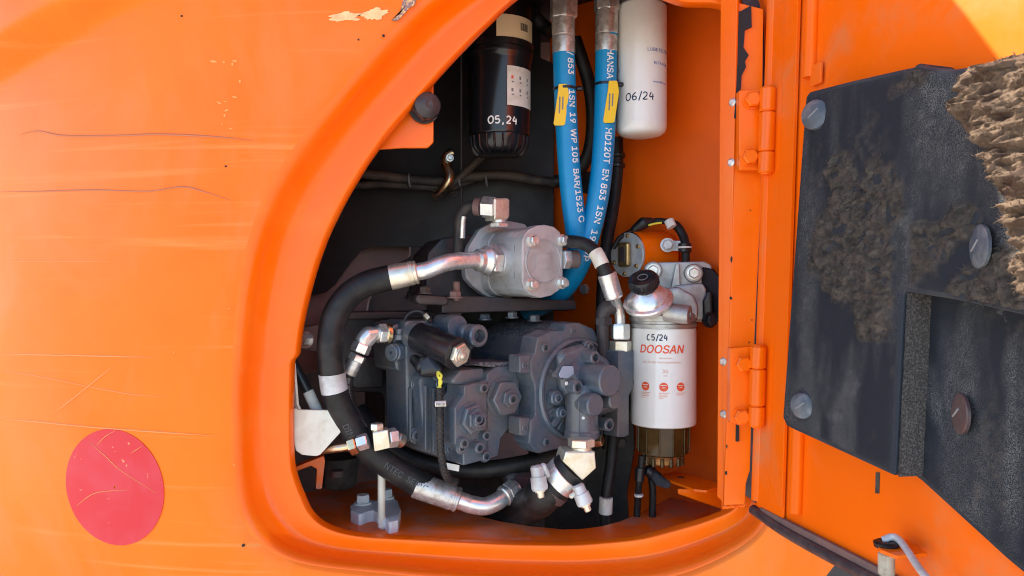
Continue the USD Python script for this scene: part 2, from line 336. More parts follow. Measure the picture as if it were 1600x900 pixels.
def hull(*ms):
    return m3.Manifold.batch_hull([m3.Manifold.hull_points(np.asarray(m, float)) for m in ms]) if len(ms) > 1 else m3.Manifold.hull_points(np.asarray(ms[0], float))

def ball(c, r, n=12): return np.asarray(c) + r * np.array(trimesh.creation.uv_sphere(1.0, count=[n, 2 * n]).vertices)
def ballhull(*cr): return arr(m3.Manifold.hull_points(np.vstack([ball(c, r) for c, r in cr])))

def torus(c, axis, R, r, sides=48, ts=10):
    a, b = perp(unit(axis)); t = np.linspace(0, 2 * np.pi, sides + 1)
    return tube(np.asarray(c) + R * (np.cos(t)[:, None] * a + np.sin(t)[:, None] * b), r, ts, raw=True)

def arc_cyl_text(mesh, c, r, a0, z0, lift=0.0004):
    """wrap xy lettering round a vertical cylinder at c; a0 is the angle of the text's origin from the camera-facing line (right positive)"""
    v, f = arr(mesh); to = CAM - c; to[2] = 0; to = unit(to); rt = np.cross([0, 0, 1.0], -to); rt = np.cross(to, [0, 0, 1.0]) * -1
    if rt[0] < 0: rt = -rt
    a = a0 + v[:, 0] / r; rr = (r + lift + v[:, 2] * 0.3)[:, None]
    return np.column_stack([c[0] + 0 * a, c[1] + 0 * a, z0 + v[:, 1]]) + rr * (np.cos(a)[:, None] * to + np.sin(a)[:, None] * rt), f

def patch_cyl(c, r, a0, a1, z0, z1, lift=0.0006, n=14, corner=0):
    g = np.linspace(a0, a1, n); v, f = [], []
    to = CAM - c; to[2] = 0; to = unit(to); rt = np.array([-to[1], to[0], 0]); rt = rt if rt[0] > 0 else -rt
    for rr in (r + lift, r - 0.0004):
        for z in (z0, z1):
            for a in g: v.append(np.array([c[0], c[1], z]) + rr * (math.cos(a) * to + math.sin(a) * rt))
    v = np.array(v)
    for i in range(n - 1):
        f += [(i, i + 1, n + i + 1), (i, n + i + 1, n + i), (i, 2 * n + i + 1, i + 1), (i, 2 * n + i, 2 * n + i + 1), (n + i, n + i + 1, 3 * n + i + 1), (n + i, 3 * n + i + 1, 3 * n + i)]
    for i in (0, n - 1): f += [(i, n + i, 3 * n + i), (i, 3 * n + i, 2 * n + i)]
    return v, np.array(f)

GLYPH = {'0': [[(.5, 1), (.15, .8), (.05, .4), (.3, 0), (.7, .1), (.9, .5), (.75, .9), (.45, 1)]], '5': [[(.2, 1), (.15, .55), (.55, .6), (.8, .35), (.55, .02), (.1, .08)], [(.2, 1), (.75, .98)]],
         '6': [[(.7, 1), (.25, .7), (.1, .3), (.35, 0), (.75, .1), (.75, .4), (.4, .5), (.15, .3)]], '/': [[(.1, -.15), (.6, 1.1)]], ',': [[(.3, .1), (.15, -.25)]],
         '2': [[(.1, .8), (.4, 1), (.75, .8), (.6, .45), (.1, .02), (.8, .02)]], '4': [[(.35, 1), (.1, .4), (.8, .42)], [(.65, .75), (.6, -.05)]], 'C': [[(.7, .95), (.3, .9), (.08, .4), (.3, .02), (.75, .1)]],
         '1': [[(.2, .7), (.5, 1), (.45, 0)], [(.2, 0), (.8, 0)]]}

def handwriting(text, h, wd=0.62, r=0.0014):
    """pen strokes in the xy plane as flat ribbons"""
    ms, x = [], 0
    for ch in text:
        for st in GLYPH.get(ch, []):
            p = spline([(x + a * h * wd, b * h, 0.0006) for a, b in st], 5)
            v, f = tube(p, r, 6, raw=True); v[:, 2] = v[:, 2] * 0.5; ms.append((v, f))
        x += h * wd * (1.12 if ch not in '/,' else 0.75)
    return join(*ms)

def pathtext(path, r, text, h, s0, phi0, lift=0.0004, bold=True):
    """lettering along a hose; reads downwards along the path, its capitals pointing to the right"""
    p = np.asarray(path, float); L = np.r_[0, np.cumsum(np.linalg.norm(np.diff(p, axis=0), axis=1))]
    v, f = arr(meshkit.text_mesh(text, h, 0.0008, bold=bold)); v = v.copy()
    s = np.clip(s0 + v[:, 0], 0, L[-1]); c = np.stack([np.interp(s, L, p[:, k]) for k in range(3)], 1)
    tt = np.gradient(p, axis=0); tt /= np.linalg.norm(tt, axis=1, keepdims=True); t = np.stack([np.interp(s, L, tt[:, k]) for k in range(3)], 1); t /= np.linalg.norm(t, axis=1, keepdims=True)
    o = CAM - c; o -= t * (o * t).sum(1, keepdims=True); o /= np.linalg.norm(o, axis=1, keepdims=True)
    rt = np.cross(o, t); ph = phi0 + v[:, 1] / r
    return c + (r + lift + v[:, 2] * 0.4)[:, None] * (np.cos(ph)[:, None] * o + np.sin(ph)[:, None] * rt), f

def flatpath(fr, mesh, a0, b0, off=0.0005):
    v, f = arr(mesh); return fr.o + (v[:, :1] + a0) * fr.u + (v[:, 1:2] + b0) * fr.w + (v[:, 2:] + off) * fr.n, f

# ================================================================== LARGE STRUCTURE
gx = np.array([[-150, -150, 0], [150, -150, 0], [150, 150, 0], [-150, 150, 0]], float)
obj('ground', (gx, np.array([[0, 1, 2], [0, 2, 3]])), 'ground', kind='structure', smooth=False)

# --- body panel lofted round the opening (all curves are radial about one centre)
CX, CY = 850.0, 450.0
O_PX = [(655, 0), (610, 50), (600, 60), (540, 130), (472, 210), (430, 268), (395, 335), (377, 400), (366, 470), (359, 560), (356, 650), (358, 740), (364, 805), (376, 838), (397, 863), (440, 878), (485, 885), (610, 897), (700, 907), (800, 913), (900, 915), (1000, 912), (1078, 898), (1150, 862), (1211, 824), (1216, 700), (1216, 300), (1216, -40), (1180, -80), (1000, -95), (820, -85), (720, -45)]
I_PX = [(815, -12), (741, 60), (700, 103), (650, 160), (610, 205), (570, 262), (540, 313), (513, 367), (495, 417), (480, 472), (470, 520), (466, 560), (464, 640), (464, 710), (469, 760), (479, 795), (497, 818), (530, 830), (560, 836), (700, 843), (800, 848), (900, 849), (1000, 840), (1100, 813), (1164, 788), (1156, 760), (1152, 700), (1152, 300), (1152, 20), (1125, 3), (1100, 8), (1078, 13), (1045, 0), (1020, -12), (950, -28), (860, -26)]
NA = 540
ANG = np.linspace(-np.pi, np.pi, NA, endpoint=False)
def radial(poly):
    p = np.array(poly, float); q = []
    for i in range(len(p)): q.append(np.linspace(p[i], p[(i + 1) % len(p)], 12, endpoint=False))
    q = np.vstack(q) - [CX, CY]; a = np.arctan2(q[:, 1], q[:, 0]); r = np.hypot(q[:, 0], q[:, 1]); k = np.argsort(a); a, r = a[k], r[k]
    return np.interp(ANG, np.r_[a - 2 * np.pi, a, a + 2 * np.pi], np.r_[r, r, r])
def smooth_r(r, w):
    k = np.hanning(w + 2)[1:-1]; k /= k.sum(); return np.convolve(np.r_[r[-w:], r, r[:w]], k, 'same')[w:-w]
RO, RI = smooth_r(radial(O_PX), 33), smooth_r(radial(I_PX), 17)
_px, _py = CX + RI * np.cos(ANG), CY + RI * np.sin(ANG)
RI = RI + np.where(_px < 520, 8.5 * np.clip((_py - 554) / 7, 0, 1) * np.clip((775 - _py) / 50, 0, 1), 0)     # the step in the left edge
def ringpx(r, y): return np.array([P(CX + rr * math.cos(a), CY + rr * math.sin(a), y) for rr, a in zip(r, ANG)])
def ypanel(v):
    x, z = v[:, 0], v[:, 2] - CZ
    y = 0.35 * np.clip(-0.30 - x, 0, None) ** 2
    px, py = x * 1000 + 800, 450 - z * 1000
    d = (px * 66 + py * 190 - 190 * 66) / math.hypot(66, 190)      # below the crease line > 0
    t = np.clip(-d / 42, 0, 1); t = t * t * (3 - 2 * t)
    fade = np.clip((0.02 - x - 0.25) / 0.3, 0, 1)
    return y - 0.042 * t * fade
OUT = Polygon([(-1.25, 0.76), (0.52, 0.76), (0.52, -0.42), (0.505, -0.432), (0.28, -0.72), (-1.25, -0.72)])
cx, cz = (CX - 800) / 1000, (450 - CY) / 1000
from shapely.geometry import LineString
ro_out = []
for a in ANG:
    g = OUT.exterior.intersection(LineString([(cx, cz), (cx + 5 * math.cos(a), cz - 5 * math.sin(a))]))
    pts = [g] if g.geom_type == 'Point' else list(g.geoms)
    ro_out.append(max(math.hypot(q.x - cx, q.y - cz) for q in pts) * 1000)
ro_out = np.array(ro_out)
def loft(rings):
    n = len(rings[0]); v = np.vstack(rings); k = np.arange(n); k2 = (k + 1) % n; f = []
    for i in range(len(rings) - 1):
        a, b = i * n, (i + 1) * n
        f += [np.stack([a + k, b + k2, a + k2], 1), np.stack([a + k, b + k, b + k2], 1)]
    return v, np.vstack(f)
rings = []
for t in np.linspace(0, 1, 70) ** 1.0:
    g = ringpx(RO + (ro_out - RO) * t, 0.0); g[:, 1] += ypanel(g) + 0.006 * math.exp(-t * 40); rings.append(g)
body = thing('body_panel', 'large orange painted side panel with scratches and a curved framed opening', 'panel', (-0.3, 0.0, CZ - 0.7))
# the sheet's folded outer border gives it thickness
last = rings[-1].copy(); last[:, 1] += 0.03; rings.append(last)
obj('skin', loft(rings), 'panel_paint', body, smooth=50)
rim = []
def sstep(x): x = np.clip(x, 0, 1); return x * x * (3 - 2 * x)
for t in np.r_[np.linspace(0, 0.62, 18), 0.72, 0.82, np.linspace(0.88, 1.0, 7)]:
    y = 0.006 + 0.046 * float(sstep(t / 0.60)) - 0.004 * float(sstep((t - 0.62) / 0.28)) + 0.009 * float(np.clip((t - 0.93) / 0.07, 0, 1)) ** 2
    g = ringpx(RO + (RI - RO) * t, y if t > .3 else 0); 
    if t <= .3: g2 = ringpx(RO + (RI - RO) * t, y); g = g + (g2 - g) * (t / .3)
    g[:, 1] = y + ypanel(g) * max(0, 1 - t * 1.2); rim.append(g)
g = ringpx(RI, 0.053); g[:, 1] = 0.066; rim.append(g)
g = ringpx(RI + 3, 0.053); g[:, 1] = 0.068; rim.append(g)
obj('opening_rim', loft(rim[::-1]), 'rim_paint', body, smooth=60)
# round red sticker following the panel
el = []
for k in range(64):
    a = 2 * math.pi * k / 64; e = np.array([75 * math.cos(a), 92 * math.sin(a)]); ro = math.radians(-17)
    el.append((180 + e[0] * math.cos(ro) - e[1] * math.sin(ro), 761 + e[0] * math.sin(ro) + e[1] * math.cos(ro)))
def PP(x, y):
    p = P(x, y, 0.0)
    for _ in range(4): p = P(x, y, float(ypanel(p[None])[0]))
    return p
def decal(poly_px, lift=0.0012, step=8):
    """a thin sheet lying on the curved panel"""
    pg = Polygon(poly_px); t = np.array(pg.exterior.coords)[:-1]; c = np.array(pg.centroid.coords[0]); rs = []
    for s in np.linspace(1, 0.02, 9):
        g = np.array([PP(*(c + (q - c) * s)) for q in t]); g[:, 1] -= lift; rs.append(g)
    v, f = loft(rs); b = rs[0].copy(); b[:, 1] += lift + 0.001
    v2, f2 = loft([b, rs[0]]); return join((v, f), (v2, f2))
obj('round_sticker', decal(el), 'sticker_red', body)
def ragged(px, py, w, h, seed, n=40, rough=0.35, rot=0.0):
    r = np.random.default_rng(seed); o = []
    nz = 1 + rough * np.convolve(r.normal(0, 1, n + 6), np.ones(3) / 3, 'same')[3:-3]
    for k in range(n):
        a = 2 * math.pi * k / n; x, y = w * math.cos(a) * nz[k], h * math.sin(a) * nz[k]
        o.append((px + x * math.cos(rot) - y * math.sin(rot), py + x * math.sin(rot) + y * math.cos(rot)))
    return o
for args in ((542, 26, 24, 7, 3), (584, 22, 22, 8, 4)):
    obj('paint_chip', decal(ragged(*args, rot=-0.1), 0.0009), 'chip_primer', body)
wr_ = np.random.default_rng(21)
for k in range(16):
    cx_, cy_ = (wr_.uniform(334, 376), wr_.uniform(70, 205))
    if k > 11: cx_, cy_ = wr_.uniform(60, 430), wr_.uniform(430, 860)
    obj('paint_chip', decal(ragged(cx_, cy_, wr_.uniform(1, 4.5 if k < 12 else 1.6), wr_.uniform(.8, 2.2 if k < 12 else 1.2), 30 + k, 14, .4, wr_.uniform(-.6, .6)), .0007), 'worn_paint', body)
for x_, y_, r_ in ((353, 260, 1.6), (380, 852, 2.4), (284, 25, 1.4), (599, 56, 2.0), (560, 62, 1.2)):
    obj('paint_chip', decal(ragged(x_, y_, r_, r_, int(x_), 12, .3), .0008), 'tape_black', body)
for rows in ([(140, 690), (165, 712), (190, 735), (245, 770)], [(150, 697), (165, 682), (180, 673)], [(205, 708), (222, 697)], [(120, 790), (150, 770), (200, 765)]):
    pts_ = spline([PP(x, y) for x, y in rows], 10); pts_[:, 1] = ypanel(pts_) - 0.0014
    obj('scratch', tube(pts_, [.0002, .0006, .0005, .0002], 6, raw=True), 'scratch_pale', body)
obj('paint_chip', decal([(612, 32), (625, 22), (632, -10), (652, -10), (648, 8), (640, 12), (633, 20), (622, 32)], 0.0009), 'bare_steel', body)
# thin scrapes that really stand in the paint as fine ridges
def scrape(rows, w):
    p = spline([PP(x, y) for x, y in rows], 10); p[:, 1] = ypanel(p) - 0.0002
    v, f = tube(p, [0.0002, w, w * 0.8, w, 0.0002], 6, raw=True); return v, f
obj('scratch', scrape([(30, 210), (60, 205), (100, 212), (180, 212), (250, 210), (340, 214), (395, 220)], 0.0019), 'scratch_grey', body)
obj('scratch', scrape([(0, 299), (60, 299), (150, 297), (230, 299), (285, 292), (320, 300), (360, 313)], 0.0015), 'scratch_grey', body)
for rows, w in (([(0, 553), (60, 554), (150, 556), (240, 558)], .0013), ([(0, 580), (50, 586), (110, 598), (200, 615), (260, 620)], .0008), ([(0, 654), (60, 659), (130, 666), (250, 675), (340, 681)], .0014), ([(0, 408), (70, 408), (180, 408)], .0008), ([(80, 650), (130, 610), (180, 570)], .001)):
    obj('scratch', scrape(rows, w), 'scratch_pale', body)
# bracket plate with a domed nut, welded behind the rim
fb = Fr(660, 170, 0.085, 0)
obj('bracket_plate', fb.prism([(560, 235), (560, 120), (660, 118), (677, 120), (677, 222), (668, 231), (630, 231)], 0.006, r=0.006), 'rim_paint', body)
nutA = P(662, 170, 0.083); nd_ = unit([0.35, -0.93, 0.0])
obj('domed_nut', join(lathe(nutA, nd_, [(0, 0.026), (0.004, 0.026), (0.004, 0.0)], 28), lathe(nutA + nd_ * 0.004, nd_, [(0, 0.0), (0, .0235), (0.02, .0245), (0.022, .0235)], 6, 0.3), lathe(nutA + nd_ * 0.024, nd_, [(-.004, .0225), (0.004, .0215), (0.011, .015), (0.0135, .006), (.0125, .004), (.0125, 0)], 28)), 'dark_steel', body)
# unseen added roof, its edge shaped to cast the shadow line on the door
ROOF = [(-1.6, -0.205), (-0.2, -0.206), (-0.06, -0.217), (-0.01, -0.218), (0.014, -0.212), (0.033, -0.203), (0.075, -0.182), (0.14, -0.14), (0.3, -0.04), (0.56, 0.02), (0.56, 1.25), (-1.6, 1.25)]
roof = obj('shade_roof', zprism(ROOF, CZ + 0.80, 0.03, r=0.004), 'roof_paint', label='unseen added orange roof above the side panel, edge shaped for the shadow on the door', cat='roof')

# --- compartment walls
WA, WB = P(1136, 450, 0.26), P(862, 450, 0.54)
def vquad(a, b, z0, z1, t=0.006):
    d = unit(np.array([b[0] - a[0], b[1] - a[1], 0])); n = np.array([-d[1], d[0], 0]) * t
    c = [np.array([q[0], q[1], z]) for z in (z0, z1) for q in (a, b)]
    pts = np.array(c + [p + n for p in c]); return arr(m3.Manifold.hull_points(pts))
obj('compartment_wall_right', vquad(WA, WB, CZ - 0.75, CZ + 0.62), 'wall_paint', kind='structure', smooth=False)
WS = P(1133, 450, 0.085)
obj('compartment_wall_side', vquad(WS, WA + [0, 0.01, 0], CZ - 0.417, CZ + 0.62), 'wall_paint', kind='structure', smooth=False)
obj('compartment_wall_back', vquad(np.array([-0.75, 0.74, 0]), np.array([0.25, 0.74, 0]), CZ - 0.8, CZ + 0.7), 'dusty_steel', kind='structure', smooth=False)
obj('compartment_wall_left', vquad(np.array([-0.62, 0.07, 0]), np.array([-0.62, 0.75, 0]), CZ - 0.8, CZ + 0.7), 'dark_wall', kind='structure', smooth=False)
obj('compartment_ceiling', arr(m3.Manifold.cube((1.4, 0.72, 0.01)).translate((-0.75, 0.055, CZ + 0.62))), 'dark_wall', kind='structure', smooth=False)
obj('compartment_bottom', arr(m3.Manifold.cube((1.4, 0.72, 0.01)).translate((-0.75, 0.055, CZ - 0.78))), 'dark_wall', kind='structure', smooth=False)
ZF = CZ - 0.418
sill = [(-0.40, 0.064), (0.42, 0.064)] + [tuple(PZ(x, y, ZF)[:2]) for x, y in ((1185, 772), (1125, 763), (1060, 770), (1030, 786), (1000, 801), (970, 814), (940, 822), (910, 826), (880, 827), (830, 822), (780, 814), (730, 801), (680, 783), (640, 762), (610, 748), (580, 751), (520, 761), (470, 770), (440, 778))]
obj('sill_plate', zprism(sill, ZF, 0.006, 0.0012, 0.004), 'sill_paint', label='orange dusty floor flange along the bottom of the compartment opening', cat='sill plate')
fs = Fr(600, 300, 0.50, 0)
sh = thing('heat_shield', 'dark sheet metal shield behind the black filter with an angled lower cutout', 'shield', fs.o)
obj('plate', fs.prism([(420, -60), (720, -60), (720, 386), (580, 386), (565, 391), (548, 410), (522, 446), (508, 457), (490, 461), (420, 463)], 0.006, r=0.006), 'dark_wall', sh)
obj('plate', fs.prism([(722, -60), (722, 388), (720, 520), (865, 520), (866, 100), (858, 96), (845, 90), (845, -60)], 0.006, off=0.004), 'dark_wall', sh)
obj('back_frame', Fr(560, 450, 0.56, 0).prism([(430, 370), (640, 370), (640, 400), (600, 420), (575, 470), (560, 560), (430, 600)], 0.02, r=0.01), 'pink_steel', sh)
for x, y in ((707, 45), (735, 200), (708, 300)):
    obj('bolt', hexbolt(fs.pt(x, y), fs.n, 0.008, 0.006), 'dark_steel', sh)

# added dark beam in place of the shaded ground below the panel's corner
lfm = thing('added_beam', 'added dark steel beam covering the bright ground under the corner of the orange panel', 'frame', (0.6, 0.25, CZ - 1.1))
obj('side_beam', zprism([(0.45, 0.16), (1.5, 0.16), (1.5, 0.5), (0.45, 0.5)], CZ - 0.43, 0.55, 0.01, 0.02), 'dark_steel', lfm)
# --- hinge post
post = thing('hinge_post', 'orange vertical channel post carrying the two door hinges', 'post', P(1170, 790, 0.02))
fp = Fr(1170, 450, 0.012, 0)
obj('front_face', fp.prism([(1154, 4), (1193, 14), (1190, 300), (1176, 600), (1172, 735), (1166, 755), (1164, 788), (1131, 790), (1143, 420)], 0.004, r=0.0015), 'rim_paint', post)
fl = Fr(1143, 450, 0.012, -52)
obj('side_flange', fl.prism([(1126, -60), (1153, -60), (1143, 420), (1131, 786), (1120, 776)], 0.004, off=-0.001, r=0.001), 'rim_paint', post)
obj('gap_shade_strip', Fr(1180, 450, 0.036, 0).prism([(1160, -60), (1222, -60), (1222, 786), (1180, 786), (1160, 770)], 0.006), 'seal_and_gap', post)  # dark strip painted in for the shade of the gap beside the door
obj('seal_tape', fp.prism([(1152, 18), (1158, 17), (1174, 8), (1175, 42), (1164, 47), (1162, 74), (1170, 86), (1164, 96), (1166, 104), (1159, 118), (1157, 150), (1151, 186), (1147, 184), (1152, 100)], 0.003, off=0.0032, bevel=0.0006, r=0.0008), 'tape_black', post)
obj('seal_tape', fp.prism([(1151, 645), (1155, 645), (1155, 690), (1150, 690)], 0.003, off=0.003, bevel=0.0006, r=0.0006), 'tape_black', post)
obj('seal_tape', fp.prism([(1151, 606), (1154, 606), (1154, 616), (1151, 616)], 0.003, off=0.003, bevel=0.0006, r=0.0006), 'tape_black', post)
for x, y in ((1143, 160), (1141, 254), (1129, 565), (1129, 647)):
    obj('bolt', lathe(fl.pt(x + 2, y, -0.002), fl.n, [(0, 0.0065), (0.002, 0.0065), (0.004, 0.004), (0.004, 0)], 20), 'ferrule', post)

def bead(A, B, r=.0032, par=None, m='rim_paint', n=60):
    A, B = np.asarray(A, float), np.asarray(B, float); t = np.linspace(0, 1, n)
    return obj('weld_bead', tube(A + (B - A) * t[:, None] + RNG.normal(0, .0003, (n, 3)), r * (1 + .22 * np.sin(np.arange(n) * 1.9)), 8, raw=True), m, par)
bead(P(1131, 792, .03), P(1164, 789, .02), par=post)
bead(P(1127, 770, .06), P(1127, 560, .06), .0025, par=post)
for k in range(16):
    y_ = RNG.uniform(30, 760); x_ = 1153.5 - y_ * .026 + (RNG.uniform(0, 2.5) if k < 10 else RNG.uniform(5, 36)); w_ = RNG.uniform(.8, 2.2 if k < 10 else 1.4)
    obj('paint_chip', fp.prism(ragged(x_, y_, w_, w_ * RNG.uniform(.8, 3.2 if k < 10 else 1.2), 300 + k, 12, .35), .0006, off=.0006, bevel=.0001, r=0), 'tape_black', post)
def hinge(pl, pb, yb, yt, bolts, label):
    f = Fr(pb, 200, -0.008, 0)
    t = obj('hinge', f.prism([(pl, yt + 3), (pb + 4, yt), (pb + 4, yb - 4), (pl, yb - 4)], 0.016, off=0.002, r=0.002), 'rim_paint', post, label=label)
    a, b = P(pb + 7, yb, -0.026), P(pb + 10, yt, -0.026)
    for k0, k1 in ((0.0, 0.245), (0.255, 0.715), (0.725, 1.0)):
        obj('knuckle', cyl(a + (b - a) * k0, a + (b - a) * k1, 0.0122, 0.0015), 'rim_paint', t)
    obj('pin', cyl(a - [0, 0, .003], b + [0, 0, .003], 0.009, 0.002), 'rim_paint', t)
    for x, y in bolts:
        obj('bolt', hexbolt(f.pt(x, y, 0.002), [0, -1, 0], 0.0125, 0.011, 0.1, 1.15), 'rim_paint', t)
hinge(1155, 1190, 270, 138, ((1174, 157), (1170, 246)), 'upper hinge with three knuckles and two hex bolts')
hinge(1141, 1175, 665, 541, ((1160, 568), (1157, 650)), 'lower hinge with three knuckles and two hex bolts')

# --- door, open, seen on its inner side (local frame: a along the door from the hinge, b up, h towards the viewer)
DA = -76.0
dr = Fr(0, 0, 0, DA, p0=(0.392, -0.004, CZ))
def lean(fr):
    fr.w = unit([0.032, 0, 1.0]); fr.u = unit(fr.u - fr.w * (fr.u @ fr.w)); fr.n = np.cross(fr.u, fr.w)
lean(dr)
door = thing('service_door', 'open orange service door, inner side, with welded edge strips and dirt', 'door', dr.at(0.2, -0.36))
def dsheet(a0, a1, b0, b1, depth, off, name, m='door_paint', bevel=0.0015, r=0.003):
    return obj(name, dr.rect(a0, a1, b0, b1, depth, off, bevel, r), m, door)
zb = -0.349
dsheet(0.012, 0.80, zb, 1.0, 0.004, 0.0, 'inner_skin')
# hinge side edge roll
obj('edge_roll', tube([dr.at(0.004, zb + 0.02, 0.001), dr.at(0.004, 1.0, 0.001)], 0.010, 24, 30), 'door_paint', door)
dsheet(0.008, 0.078, zb + 0.012, 1.0, 0.003, 0.006, 'edge_strip', bevel=0.002)
dsheet(0.045, 0.078, zb + 0.028, 1.0, 0.003, 0.0085, 'edge_strip', bevel=0.002)
obj('edge_rib', tube([dr.at(0.106, 0.30, 0.004), dr.at(0.106, 1.0, 0.004)], 0.0095, 20, 20), 'door_paint', door)
obj('edge_rib', tube([dr.at(0.106, zb + 0.03, 0.004), dr.at(0.106, -0.19, 0.004)], 0.0095, 20, 20), 'door_paint', door)
obj('weld_tab', dr.rect(0.112, 0.135, 0.285, 0.315, 0.004, 0.008), 'door_paint', door)
obj('weld_tab', dr.rect(0.112, 0.14, -0.205, -0.185, 0.004, 0.006), 'door_paint', door)
seal_path = [dr.at(0.0, zb + 0.004, 0.006), dr.at(0.1, zb - 0.003, 0.008), dr.at(0.25, zb - 0.003, 0.008), dr.at(0.5, zb - 0.003, 0.008), dr.at(0.8, zb - 0.003, 0.008)]
obj('rubber_seal', tube(seal_path, 0.0078, 16, 10), 'seal_and_gap', door)
obj('edge_strip', dr.rect(0.02, 0.80, zb + 0.004, zb + 0.014, 0.006, 0.008), 'dusty_steel', door)
dd = dr.at(0.292, -0.205, 0.0)
obj('drip_mark', dr.prism([(1368, 738), (1374, 738), (1373, 771), (1367, 771)], 0.001, off=0.0012, bevel=0.0003, r=0.0006), 'wool_dark', door)

# door stay bracket at the bottom right
fj = dr
st = thing('door_stay', 'door stay: small bracket with pale roller and grey rod, bottom right on door', 'door stay', dr.at(0.27, -0.305))
q = [(1362, 842), (1420, 843), (1450, 864), (1400, 868), (1375, 858)]
zq = CZ - 0.293
pl = [PZ(x, y, zq)[:2] for x, y in q]
obj('bracket', zprism(pl, zq, 0.004, 0.001, 0.003), 'rim_paint', st)
g0 = PZ(1385, 852, zq)
obj('grommet', lathe(g0 + [0, 0, -0.002], [0, 0, 1], [(0, 0.0), (0, .013), (0.005, .014), (0.007, .011), (.007, .006), (.003, .005), (.003, 0)], 24), 'rubber', st)
obj('roller', lathe(g0 + [0, 0, -0.034], [0, 0, 1], [(0, 0), (0, .007), (.002, .0090), (.024, .0090), (.026, .007), (.026, 0)], 24), 'dirty_cream', st)
rr0 = g0 + [0.006, 0.002, 0.004]
obj('rod', tube([rr0 + [-0.008, 0.004, 0], rr0 + [0.006, -0.004, 0.004], P(1440, 893, g0[1] - 0.06), P(1490, 950, g0[1] - 0.12)], 0.0042, 14, 8), 'galvanised', st)

# --- insulation pad on the door
FO = 0.046
fd = Fr(0, 0, 0, DA, p0=dr.at(0, 0, FO)); lean(fd)
pad = thing('insulation_pad', 'dark grey foam insulation pad with torn patches, on the inside of the door', 'insulation pad', fd.at(0.25, -0.2, -FO))
PADPX = [(1258, 152), (1264, 143), (1330, 126), (1400, 110), (1428, 104), (1433, 97), (1440, 103), (1455, 105), (1490, 108), (1540, 100), (1615, 92), (1760, 120), (1760, 900), (1575, 873), (1438, 751), (1396, 744), (1240, 672), (1228, 666), (1222, 652)]
REC = [(1411, 455), (1500, 470), (1592, 491), (1800, 530), (1800, 1000), (1560, 1000), (1438, 760), (1396, 746)]
def abp(fr, pts, off=0.0): return [tuple(fr.ab(fr.pt(x, y, off))) for x, y in pts]
full = Polygon(abp(fd, PADPX)).buffer(0); rec = Polygon(abp(fd, REC)).buffer(0)
edge_a = 0.60                                       # the pad ends here along the door
lim = Polygon([(-1, -2), (edge_a, -2), (edge_a, 2), (-1, 2)])
front = full.difference(rec).intersection(lim)
if hasattr(front, 'geoms'): front = max(front.geoms, key=lambda q: q.area)
def fdmesh(poly, depth, off, bevel=0.004, r=0.004):
    v, f = prism2d(np.array(poly.exterior.coords)[:-1], depth, bevel, r)
    return fd.o + v[:, :1] * fd.u + v[:, 1:2] * fd.w + (v[:, 2:] + off) * fd.n, f
def displaced(mesh, amp, sc, edge=0.012):
    t = trimesh.Trimesh(*mesh, process=True)
    v, f = trimesh.remesh.subdivide_to_size(t.vertices, t.faces, edge)
    t = trimesh.Trimesh(v, f, process=True); n = np.array(t.vertex_normals)
    d = (meshkit.fbm(np.array(t.vertices) * sc + 40, 4, 3) - 0.5) * 2 * amp
    return np.array(t.vertices) + n * d[:, None], np.array(t.faces)
obj('foam_sheet', fdmesh(front, FO - 0.002, 0.0), 'foam', pad, smooth=50)
reco = full.intersection(Polygon(abp(fd, [(1411, 455), (1500, 470), (1592, 491), (1800, 530), (1900, 1200), (1560, 1200), (1438, 760), (1396, 746)])).buffer(0.001)).intersection(lim)
rab = Polygon(abp(fd, [(1438, 440), (1540, 455), (1600, 470), (1850, 500), (1850, 1200), (1640, 930), (1572, 873), (1440, 752), (1430, 745)], off=-0.036)).intersection(Polygon([(-1, -2), (edge_a + .03, -2), (edge_a + .03, 2), (-1, 2)]))
obj('foam_recess', fdmesh(rab, 0.008, -0.036, 0.003, 0.004), 'foam', pad, smooth=50)
# cut face of the recess, a thin liner where the paler cell structure shows
pA, pB = fd.ab(fd.pt(1411, 457)), fd.ab(fd.pt(1397, 744))
def strip(pA, pB, h0, h1, push, n=40, m=8):
    v = []
    for i in range(n + 1):
        q = pA + (pB - pA) * i / n
        for j in range(m + 1): v.append(fd.at(q[0] + push + 0.001 * (meshkit.noise(np.array([i * .8, j * .9, 3.0])) - .5), q[1], h0 + (h1 - h0) * j / m))
    f = []
    for i in range(n):
        for j in range(m):
            a = i * (m + 1) + j; f += [(a, a + 1, a + m + 2), (a, a + m + 2, a + m + 1)]
    return np.array(v), np.array(f)
obj('cut_face', strip(pA, pB, -0.0025, -0.037, 0.0032), 'foam_cut', pad, smooth=True)

